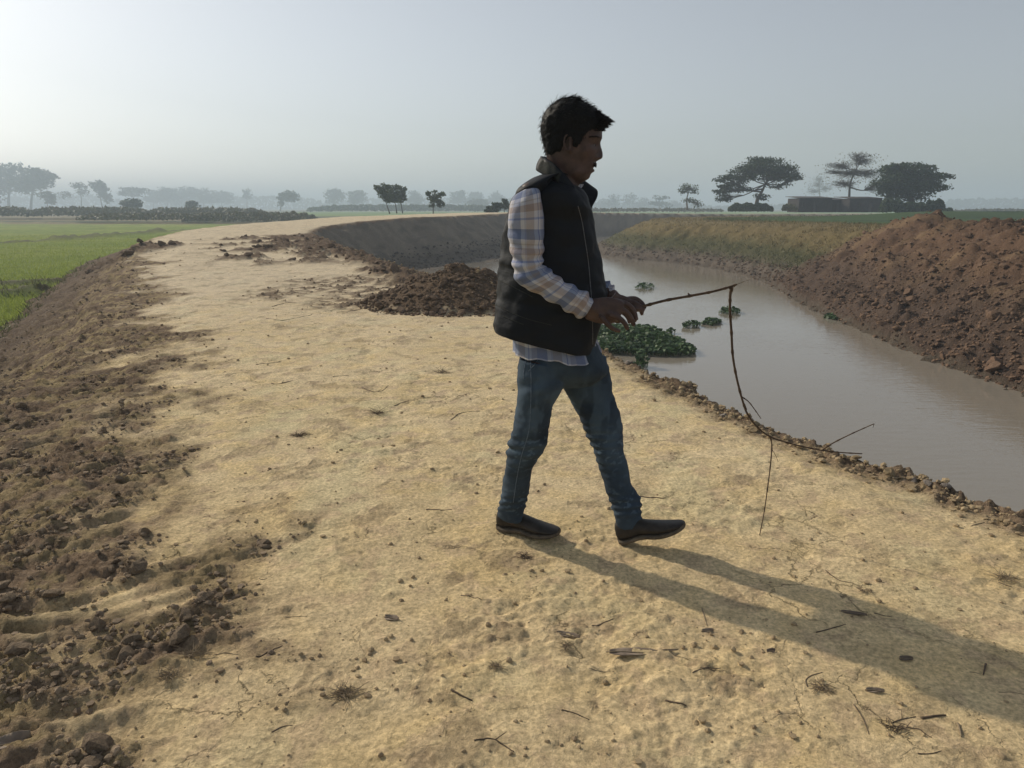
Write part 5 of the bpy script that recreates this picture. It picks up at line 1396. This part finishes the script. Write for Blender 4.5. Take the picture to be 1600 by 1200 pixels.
for i in range(5200):
    j = rs_.integers(0, len(V)); row = j // ns; k = j % ns; a = 2 * math.pi * k / ns; aa = a if a < math.pi else a - 2 * math.pi
    py = Rr[row][0]
    hl_ = hairline(aa) + rs_.normal() * 2.5
    if py > hl_: continue
    n_ = Vc[j] - ctr; n_ /= np.linalg.norm(n_)
    topness = np.clip((200 - py) / 40, 0, 1)
    flow = np.array([0.9, 0.0, 0.1]) * topness + np.array([-0.35 if aa > 1.6 or aa < -1.6 else 0.1, 0, -0.9]) * (1 - topness)
    d = n_ * 0.35 + flow * 0.9 + 0.25 * rs_.normal(size=3); d /= np.linalg.norm(d)
    b0 = Vc[j] + 0.004 * rs_.normal(size=3) - n_ * 0.003
    strand(b0, d, rs_.uniform(.010, .024) * (0.5 + 0.9 * topness), .0009, np.array([0, 0, -0.003]))
# tufts that break the outline: each gathers strands to one tip
tips = [(958, 190), (956.5, 194), (953, 199), (949, 203), (954, 184), (948, 179), (942, 174.5), (935, 169), (929, 166.5), (921, 161.5), (912, 158.5), (903, 154.5), (893, 152.5), (884, 154), (876, 156.5), (868, 160),
        (861, 164), (856, 170), (850, 177), (847, 185), (844.5, 193), (844, 202), (845.5, 212), (847, 221), (850, 231), (853, 239)]
for ti, (tx, ty_) in enumerate(tips):
    for lane in range(5 if ti > 6 else 7):
        yy_ = (lane - (2 if ti > 6 else 3)) * (.020 if ti < 14 else .024) + rs_.normal() * .004
        jx, jy = rs_.normal(size=2) * 1.5
        inw = 1 - abs(yy_) * 3.5
        front = ti <= 6
        tip = P(893 + (tx + jx - 893) * (inw if not front else (1 - abs(yy_) * 1.6)), 205 + (ty_ + jy - 205) * (inw if not front else 1), YB + yy_)
        root0 = P(893 + (tx - 893) * (.80 if front else .90) * (inw if not front else 1) - (0 if not front else 4), 205 + (ty_ - 205) * (.86 if not front else .9) * (inw if not front else 1) - (0 if ti > 3 else 4), YB + yy_)
        if not front: root0 = root0 - np.array([.008 if ti < 16 else 0.0, 0, -.006 if ti >= 16 else 0.0])
        for q in range(46 if front else 26):
            b0 = root0 + rs_.normal(size=3) * np.array([.006, .007, .006]); d = tip + rs_.normal(size=3) * .0022 - b0; ln = np.linalg.norm(d); d /= ln
            strand(b0, d, ln * rs_.uniform(.75, 1.05), .0011, np.array([0, 0, rs_.uniform(-.003, .001)]))
pchild('hair', hair.mesh('hair'), M_hair)
# eyebrow and moustache strands: sub-parts of the face
fh = MB(); hair_bak = hair; hair = fh
for i in range(420):
    sgn = rs_.choice([-1, 1]); t = rs_.uniform(0, 1)
    c = scalp(217.5 - 1.5 * math.sin(t * 3), sgn * (0.18 + 0.62 * t), 0.0035) + rs_.normal(size=3) * .0012
    strand(c, np.array([-.5, sgn * .6, .25]) / 0.82, .008, .0006, np.zeros(3))
for i in range(700):
    a_ = rs_.normal() * 0.30; py = rs_.uniform(254, 259.5)
    c = P(930.6 - 9 * a_ * a_, py, YB + a_ * 0.055) + rs_.normal(size=3) * .0012
    strand(c, np.array([.35, np.sign(a_) * .45, -.75]), .006, .0006, np.zeros(3))
pchild('moustache_and_brows', fh.mesh('facial_hair'), M_hair); hair = hair_bak

# --- jeans
def fold(cx_, amp, freq, ang, u, a, rs=0):
    return amp * math.sin(freq * u + 1.7 * math.sin(a + ang) + rs)
def disp_leg_r(t, a, q, s_):
    py = float(topx(q[None])[1][0])
    k = math.exp(-((py - 700) / 26) ** 2); k2 = math.exp(-((py - 785) / 15) ** 2); k3 = math.exp(-((py - 600) / 24) ** 2)
    back = 0.5 - 0.5 * math.cos(a)
    r_ = 0.0055 * k * math.sin(py * 0.42 + 2.2 * math.sin(a)) * (0.35 + back) + 0.005 * k2 * math.sin(py * 0.62 + 1.5 * math.sin(a + 1))
    r_ += 0.003 * k3 * math.sin(py * .25 + 3 * math.cos(a)) + 0.002 * math.sin(py * .12 + 2 * a)
    return r_
def disp_leg_l(t, a, q, s_):
    py = float(topx(q[None])[1][0])
    k = math.exp(-((py - 695) / 40) ** 2); k2 = math.exp(-((py - 788) / 17) ** 2)
    back = 0.5 - 0.5 * math.cos(a)
    return 0.0060 * k * math.sin(py * 0.50 + 2.0 * math.sin(a)) * (0.25 + back) + 0.006 * k2 * math.sin(py * 0.55 + 1.5 * math.sin(a + 1)) + 0.002 * math.sin(py * .13 + 2 * a + 1)
jb = MB()
V, F, _ = loft([st(822, 515, 925, 520, YB, .150), st(815, 540, 934, 540, YB, .158), st(811, 562, 944, 560, YB, .162), st(810, 580, 951, 579, YB, .145), st(835, 600, 928, 599, YB, .09)], 40, 5); jb.add(V, F)
V, F, _ = loft([st(811, 560, 884, 568, 2.855, .085), st(809, 585, 882, 592, 2.85, .092), st(808, 606, 880, 607, 2.845, .090), st(807, 634, 863, 636, 2.85, .083), st(800, 672, 858, 674, 2.855, .076), st(795, 694, 852, 698, 2.865, .072),
                st(791, 712, 838, 722, 2.88, .067), st(789, 735, 830, 738, 2.895, .062), st(784, 765, 827, 768, 2.92, .058), st(780.5, 786, 821, 790, 2.94, .056), st(778, 797, 817, 802, 2.95, .056), st(778, 806, 819, 813, 2.96, .058)], 40, 7, disp=disp_leg_r); jb.add(V, F)
V, F, _ = loft([st(872, 566, 948, 556, 2.99, .085), st(876, 588, 952, 582, 2.99, .090), st(879, 606, 956, 600, 2.985, .088), st(895, 632, 961, 626, 2.975, .082), st(911, 667, 972, 656, 2.96, .074), st(925, 699, 973, 690, 2.94, .067),
                st(937, 734, 980, 725, 2.915, .062), st(945, 762, 986.5, 754, 2.89, .058), st(954, 786, 1000, 778, 2.87, .058), st(957, 798, 1001, 790, 2.86, .058), st(961, 812, 1003, 803, 2.855, .057), st(964, 823, 1004, 815, 2.85, .058)], 40, 7, disp=disp_leg_l); jb.add(V, F)
jme = remesh(jb.mesh('jeans_raw'), 0.005, 2, 'jeans')
co = get_co(jme); no = get_no(jme); pxx, pyy = topx(co)
w_ = 0.0022 * fbm(co[:, 0] * 22 + co[:, 1] * 9, co[:, 2] * 30, 3, 201)
co = co + no * w_[:, None]; set_co(jme, co)
fade = 0.55 * np.exp(-((pyy - 650) / 55) ** 2) * sstep(0.0, 0.5, fbm(co[:, 0] * 18, co[:, 2] * 9, 3, 203) + 0.3) * 0.5
fade += 0.5 * sstep(0.25, 0.6, fbm(co[:, 0] * 35, co[:, 2] * 60, 3, 204)) * (np.exp(-((pyy - 705) / 30) ** 2) + np.exp(-((pyy - 785) / 20) ** 2))
A = jme.color_attributes.new('fade', 'FLOAT_COLOR', 'POINT'); A.data.foreach_set('color', np.repeat(np.clip(fade, 0, 1), 4).astype(np.float32))
jeans_o = pchild('jeans', jme, M_denim)
# side seam of the near leg, pocket edge, hems
from mathutils.bvhtree import BVHTree
def near_surface(me):
    t = BVHTree.FromPolygons([tuple(v.co) for v in me.vertices], [tuple(p.vertices) for p in me.polygons])
    def f(px, py, lift=0.0008):
        r_ = ray(px, py); hit = t.ray_cast(Vector((0, 0, CAMZ)), Vector(r_).normalized())
        if hit[0] is None: return None
        return np.array(hit[0]) + np.array(hit[1]) * lift
    return f, t
fj, tj = near_surface(jme)
def seam(name, pts, parent, f, rad=0.0014, mat=M_seam):
    pts = catmull([(x, y) for x, y in pts], 10); pp = [f(x, y) for x, y in pts]; pp = [p_ for p_ in pp if p_ is not None]
    V, F = tube(pp, [rad] * len(pp), 5); mb_ = MB(); mb_.add(V, F); return link(name, mb_.mesh(name), mat, parent)
seam('side_seam', [(829, 560), (830, 600), (829, 640), (826, 675), (815, 712), (808, 745), (802, 785)], jeans_o, fj)
seam('pocket_seam', [(846, 552), (838, 566), (826, 580)], jeans_o, fj)
seam('back_pocket_seam', [(823, 556), (819, 580), (818, 592)], jeans_o, fj)

# --- shoes
def shoe(heel, yaw, pitch, flat=True):
    """heel = world point of the sole's heel; yaw heading, pitch = toe lift"""
    ks = [(-.004, .020, .012, .060), (.004, .031, .004, .088), (.03, .037, 0, .100), (.06, .038, .004, .100), (.09, .037, .007, .086), (.12, .040, .007, .076), (.15, .044, .002, .066), (.18, .048, 0, .057), (.21, .048, .001, .050), (.24, .044, .005, .044), (.262, .036, .010, .040), (.277, .021, .015, .034)]
    K = catmull(ks, 3); nseg = 28
    up = MB(); V = []
    for (x, w, zb, zt) in K:
        zb2 = zb + .010
        zc = (zb2 + zt) / 2; hz = (zt - zb2) / 2
        for k in range(nseg):
            a = 2 * math.pi * k / nseg; ca, sa = math.cos(a), math.sin(a)
            y = w * math.copysign(abs(ca) ** .75, ca) * (1.0 if sa < 0 else (1 - 0.28 * sa * (1 if x > .02 else .6)))
            V.append([x, y, zc + hz * math.copysign(abs(sa) ** .8, sa)])
    F = []
    for i in range(len(K) - 1):
        for k in range(nseg):
            k2 = (k + 1) % nseg; F.append([i * nseg + k, i * nseg + k2, (i + 1) * nseg + k2, (i + 1) * nseg + k])
    F.append([k for k in range(nseg)][::-1]); F.append([(len(K) - 1) * nseg + k for k in range(nseg)])
    V1 = np.array(V)
    V = []
    for (x, w, zb, zt) in K:
        for k in range(nseg):
            a = 2 * math.pi * k / nseg; ca, sa = math.cos(a), math.sin(a)
            heelz = -.006 if x < .07 else 0
            V.append([x * 1.0 , (w + .0035) * math.copysign(abs(ca) ** .8, ca), zb + .006 + heelz * 0 + .0095 * math.copysign(abs(sa) ** .35, sa)])
    V2 = np.array(V)
    M = Matrix.Translation(Vector(heel)) @ Matrix.Rotation(yaw, 4, 'Z') @ Matrix.Rotation(-pitch, 4, 'Y')
    M = np.array(M)
    tr = lambda v: v @ M[:3, :3].T + M[:3, 3]
    a_ = MB(); a_.add(tr(V1), F); b2 = MB(); b2.add(tr(V2), F)
    # seam line of the shoe opening
    s_o = pchild('shoe', a_.mesh('shoe'), M_shoe)
    so = link('sole', b2.mesh('sole'), M_sole, s_o)
    pth = [[.125, y, .069 - abs(y) * .55] for y in np.linspace(-.034, .034, 9)]
    tv, tf = tube(tr(np.array([[.118 - abs(y) * 1.2, y, .0715 - (y / .034) ** 2 * .016] for y in np.linspace(-.036, .036, 13)])), [.0018] * 13, 5)
    c2 = MB(); c2.add(tv, tf); link('tongue_seam', c2.mesh('tongue_seam'), M_shoe, s_o)
    return s_o
yaw = math.radians(-25)
shoe((-0.055, 3.00, 0.001), yaw, math.radians(2))
shoe((0.452, 2.850, 0.004), math.radians(-22), math.radians(21))

# --- shirt: sleeves, hem, collar (one garment)
def uv_mesh(name, parts):
    V = []; F = []; U = []; n0 = 0
    for (v, f, uv) in parts:
        V.append(v); F += [[i + n0 for i in q] for q in f]
        ns_ = None
        for q in f:
            us = [uv[i] for i in q]
            if max(u[0] for u in us) - min(u[0] for u in us) > 0.12 and len(q) == 4:
                us = [(u[0] + uv_period if u[0] < uv_period * .5 else u[0], u[1]) for u in us]
            U += us
        n0 += len(v)
    me = new_mesh(name, np.vstack(V), F)
    ul = me.uv_layers.new(name='UVMap'); ul.data.foreach_set('uv', np.array(U, np.float32).ravel())
    return me
def sleeve_disp(seed):
    def f(t, a, q, s_):
        el = math.exp(-((t - 0.47) / .12) ** 2); fo = sstep(0.5, 0.75, t)
        r_ = 0.0075 * el * math.sin(t * 95 + 2.0 * math.sin(a + seed)) * (0.6 - 0.4 * math.sin(a)) 
        r_ += 0.0050 * fo * math.sin(t * 62 + 2.4 * math.sin(a + 1 + seed)) + 0.0035 * math.sin(t * 21 + a * 2 + seed) * (1 - el)
        r_ += 0.004 * float(noise2(np.array([t * 9 + seed]), np.array([a * 1.3]), 77)[0])
        return r_
    return f
uv_period = 0.46
def to_uv(uv): return [(u * uv_period, v) for u, v in uv]
parts = []
V, F, uv = loft([st(812, 300, 833, 285, 2.80, .050), st(803, 307, 840, 293, 2.775, .066), st(796, 320, 846, 308, 2.755, .076), st(794, 336, 849, 330, 2.745, .078), st(794.5, 360, 850, 362, 2.74, .072), st(797, 390, 849, 392, 2.735, .068), st(801, 416, 848, 412, 2.725, .062),
                 st(808, 440, 858, 420, 2.72, .060), st(826, 452, 868, 430, 2.715, .058), st(850, 466, 884, 440, 2.715, .054), st(874, 480, 904, 450, 2.72, .050), st(893, 490, 918, 459, 2.728, .046), st(909, 496.5, 925.5, 471, 2.735, .041)],
                40, 9, disp=sleeve_disp(0.4), caps=False)
parts.append((V, F, to_uv(uv)))
# inside of the cuff
V, F, uv = loft([st(909, 496.5, 925.5, 471, 2.735, .041), st(912, 494, 924, 474, 2.735, .036), st(905, 490, 916, 470, 2.735, .034)], 40, 2, caps=False); parts.append((V, F, to_uv(uv)))
V, F, uv = loft([st(862, 290, 912, 288, 3.05, .06), st(868, 330, 916, 330, 3.09, .06), st(878, 380, 924, 380, 3.08, .06), st(884, 420, 926, 415, 3.06, .058), st(900, 455, 936, 430, 3.04, .055), st(925, 474, 951, 441, 2.98, .050), st(941, 480, 963, 452, 2.95, .046)],
                32, 6, disp=sleeve_disp(2.1), caps=False); parts.append((V, F, to_uv(uv)))
# shirt trunk and tails
def tail(t, a, q, s_): return 0.006 * math.sin(a * 5 + 1) * t + 0.004 * math.sin(a * 11) * t
V, F, uv = loft([st(838, 282, 905, 292, YB, .09), st(815, 304, 914, 314, YB, .165), st(803, 345, 918, 350, YB, .150), st(795, 400, 926, 405, YB, .150), st(792, 450, 930, 455, YB, .160), st(797, 500, 924, 508, YB, .160), st(801, 532, 934, 538, YB, .168), st(801, 551, 938, 550, YB, .176)],
                64, 5, disp=tail, caps=False)
V = np.array(V)
# the tail dips at the front
xx, yy = topx(V); low = yy > 530
dip = 10 * np.exp(-((xx - 905) / 26) ** 2) + 1.5 * np.sin(xx * .2)
for i in np.where(low)[0]:
    V[i, 2] -= dip[i] * 0.0023 * min(1, (yy[i] - 530) / 18)
parts.append((V, F, [(u * 1.1, v) for u, v in uv]))
uv_p_save = uv_period; uv_period = 0.46
shirt_o = pchild('plaid_shirt', uv_mesh('plaid_shirt', parts), M_plaid)
# --- vest
def vest_disp(t, a, q, s_):
    x_, y_ = topx(q[None]); x_ = float(x_[0]); y_ = float(y_[0])
    tilt = (x_ - 860) * 0.20
    r_ = 0
    for c_ in (432 + tilt, 482 + tilt, 380 + tilt * .4, 330):
        d_ = abs(y_ - c_); r_ -= (0.0075 if c_ > 400 else 0.0) * math.exp(-(d_ / 3.2) ** 2)
    r_ += 0.006 * math.sin(a * 3 + y_ * .03) * t + 0.004 * float(noise2(np.array([a * 2.4]), np.array([y_ * .045]), 31)[0]) * 2
    r_ += 0.003 * float(noise2(np.array([a * 7.0]), np.array([y_ * .11]), 32)[0])
    return r_
vb = MB()
V, F, uv = loft([st(842, 276, 904, 292, YB, .100), st(836, 281, 910, 298, YB, .148), st(820, 290, 917, 308, YB, .188), st(807, 300, 921, 318, YB, .196), st(797, 320, 925, 332, YB, .190), st(790, 345, 929, 352, YB, .178), st(783, 385, 937, 390, YB, .176),
                 st(779, 415, 942, 420, YB, .180), st(776, 448, 947, 456, YB, .186), st(773, 480, 941, 492, YB, .192), st(771, 503, 932, 524, YB, .197), st(772, 515, 929, 550, YB, .198)], 72, 6, power=2.15, disp=vest_disp, caps=False)
nloop = len(V) // 72
V = np.array(V)
# rim turned in at the hem and neck
mb = MB(); mb.add(V, F)
vest_me = mb.mesh('vest')
# give it thickness
o = bpy.data.objects.new('tmp', vest_me); COL.objects.link(o); sm = o.modifiers.new('s', 'SOLIDIFY'); sm.thickness = 0.012; sm.offset = -1
bv = o.modifiers.new('sub', 'SUBSURF'); bv.levels = 1; bv.render_levels = 1
vm2 = bpy.data.meshes.new_from_object(o.evaluated_get(bpy.context.evaluated_depsgraph_get())); bpy.data.objects.remove(o, do_unlink=True)
vm2.name = 'vest'
vm2.polygons.foreach_set('use_smooth', np.full(len(vm2.polygons), True))
vest_o = pchild('vest', vm2, M_vest)
fv, tv_ = near_surface(vm2)
seam('zip', [(903, 322), (909, 345), (914, 375), (919, 408), (922, 440), (924, 468), (925.5, 500), (926, 538)], vest_o, lambda x, y: fv(x, y, 0.0006), 0.0016, M_zip)
for pts_ in ([(778, 437), (795, 445), (815, 455), (832, 464)], [(775, 476), (800, 489), (830, 500), (862, 508)], [(786, 494), (800, 500), (818, 507)]):
    seam('quilt_seam', pts_, vest_o, lambda x, y: fv(x, y, 0.0006), 0.0016, M_lining)
# armhole binding
def ring_on(f, cx_, cy_, rx_, ry_, rad, mat, name, parent):
    pts = []
    for t in np.linspace(0, 2 * math.pi, 40, endpoint=False):
        pts.append((cx_ + rx_ * math.cos(t), cy_ + ry_ * math.sin(t)))
    pp = [f(x, y) for x, y in pts]; pp = [p for p in pp if p is not None]
    V, F = tube(pp, [rad] * len(pp), 6); mb_ = MB(); mb_.add(V, F); return link(name, mb_.mesh(name), mat, parent)
# shoulder yoke of the vest over the top of the sleeve
V, F, _ = loft([st(803, 318, 852, 312, 2.80, .03), st(806, 300, 856, 292, 2.79, .062), st(814, 290, 864, 278, 2.81, .072), st(832, 278, 880, 270, 2.85, .062), st(848, 272, 890, 274, 2.90, .04)], 28, 5)
mb = MB(); mb.add(V, F)
# front panel edge in front of the sleeve's armhole
ym = mb.mesh('shoulder'); link('shoulder_panel', ym, M_vest, vest_o)
# stand collar: a thick strip round the neck
low = [(852, 272, 2.87), (843, 264, 2.93), (850, 262, 3.0), (880, 270, 3.03), (905, 288, 3.03), (921, 310, 2.99)]
def strip(lowp, upp, thick, name, mat, parent):
    A_ = catmull([P(*p) for p in lowp], 8); B_ = catmull([P(*p) for p in upp], 8)
    mb_ = MB(); V = []; n_ = len(A_); kk = 7
    for i in range(n_):
        t_ = A_[min(i + 1, n_ - 1)] - A_[max(i - 1, 0)]; u_ = B_[i] - A_[i]; nn = np.cross(t_, u_); nn /= np.linalg.norm(nn) + 1e-9
        for side in (1, -1):
            for k in range(kk):
                s_ = k / (kk - 1) if side > 0 else 1 - k / (kk - 1)
                bul = thick * (0.35 + 0.65 * math.sin(math.pi * min(max(s_, .0), 1)) ** .5)
                V.append(A_[i] + u_ * s_ + nn * side * bul + nn * 0.0015 * math.sin(i * .9 + s_ * 4))
    kk2 = 2 * kk; F = []
    for i in range(n_ - 1):
        for k in range(kk2):
            k2 = (k + 1) % kk2; F.append([i * kk2 + k, i * kk2 + k2, (i + 1) * kk2 + k2, (i + 1) * kk2 + k])
    F.append(list(range(kk2))[::-1]); F.append([(n_ - 1) * kk2 + k for k in range(kk2)])
    mb_.add(V, F); return link(name, mb_.mesh(name), mat, parent)
strip([(838, 265, 2.96), (840, 268, 2.89), (856, 277, 2.83), (876, 290, 2.795), (894, 306, 2.785), (905, 330, 2.80)],
      [(846, 244, 2.95), (850, 246, 2.90), (864, 254, 2.845), (882, 272, 2.81), (896, 290, 2.80), (904, 318, 2.81)], 0.005, 'collar', M_vest, vest_o)
strip([(842, 268, 2.95), (850, 268, 3.00), (875, 276, 3.03), (900, 292, 3.02), (914, 312, 2.97), (921, 332, 2.93)],
      [(846, 244, 2.95), (856, 246, 3.01), (882, 256, 3.05), (912, 282, 3.05), (934, 300, 2.99), (923, 326, 2.92)], 0.006, 'collar_flap', M_vest, vest_o)
# fleece lining patch on the near collar
strip([(841, 265, 2.885), (855, 273, 2.826), (872, 286, 2.795)], [(849, 249, 2.892), (863, 257, 2.84), (877, 270, 2.808)], 0.0062, 'collar_lining', M_lining, vest_o)
# shirt collar inside
strip([(862, 270, 2.87), (874, 284, 2.84), (888, 304, 2.84), (897, 322, 2.83)], [(860, 257, 2.88), (876, 270, 2.855), (893, 292, 2.855), (903, 306, 2.85)], 0.002, 'shirt_collar', M_lining, shirt_o)
# shirt placket glimpsed in the vest opening
0 and strip([(895, 305, 2.80), (900, 330, 2.775), (907, 360, 2.76)], [(901, 303, 2.82), (904, 328, 2.79), (909, 355, 2.77)], 0.003, 'placket', M_zip, shirt_o)

# --- the forked stick
M_bark = simple_mat('stick_bark', (0.115, 0.075, 0.048), (0.055, 0.036, 0.024), 90, 0.85, 0.001, 200)
stick = MB()
def twig(pts, r0, r1, Ys=None, knots=True):
    pp = catmull([P(*p) for p in pts], 7); n_ = len(pp); rr = np.linspace(r0, r1, n_)
    if knots:
        for i in range(3, n_ - 2, 6): rr[i] *= 1.35
    V, F = tube(pp, rr, 7); stick.add(V, F)
twig([(985, 483, 2.90), (1007, 478, 2.90), (1040, 469.5, 2.90), (1078, 462.5, 2.90), (1112, 456, 2.90), (1140, 448.5, 2.90), (1151, 444.5, 2.90)], .0058, .0044)
twig([(1144, 447, 2.90), (1141, 462, 2.90), (1141, 490, 2.905), (1143, 520, 2.91), (1145, 555, 2.915), (1151, 590, 2.92), (1160, 625, 2.925), (1166, 640, 2.93)], .0056, .0042)
twig([(1142, 449, 2.90), (1143, 453, 2.90), (1141, 458, 2.90)], .0085, .006, knots=False)
twig([(1160, 625, 2.925), (1167, 645, 2.93), (1182, 666, 2.935), (1203, 682, 2.94), (1235, 693, 2.94), (1280, 703, 2.94), (1315, 707, 2.93), (1347, 709, 2.92)], .0044, .0022)
twig([(1158, 619, 2.925), (1170, 628, 2.93), (1180, 641, 2.94), (1189, 654, 2.95)], .0026, .0015)
twig([(1285, 703, 2.94), (1302, 692, 2.92), (1330, 678, 2.90), (1350, 669, 2.89), (1366, 662, 2.88)], .0030, .0018)
twig([(1203, 682, 2.94), (1206, 695, 2.94), (1204, 725, 2.94), (1199, 765, 2.935), (1194, 800, 2.93), (1187, 836, 2.925)], .0030, .0018)
twig([(1205, 700, 2.94), (1212, 712, 2.93), (1216, 722, 2.93)], .0013, .0009, knots=False)
twig([(1078, 462.5, 2.90), (1075, 458, 2.90)], .005, .003, knots=False)
twig([(1151, 444.5, 2.90), (1162, 440, 2.90), (1172, 437, 2.90)], .0012, .0006, knots=False)
twig([(1366, 662, 2.88), (1364, 668, 2.88)], .0012, .0008, knots=False)
so = link('forked_stick', stick.mesh('forked_stick'), M_bark)
tag(so, 'thin bent forked stick held out by the walking man and hanging down to the ground', 'stick')
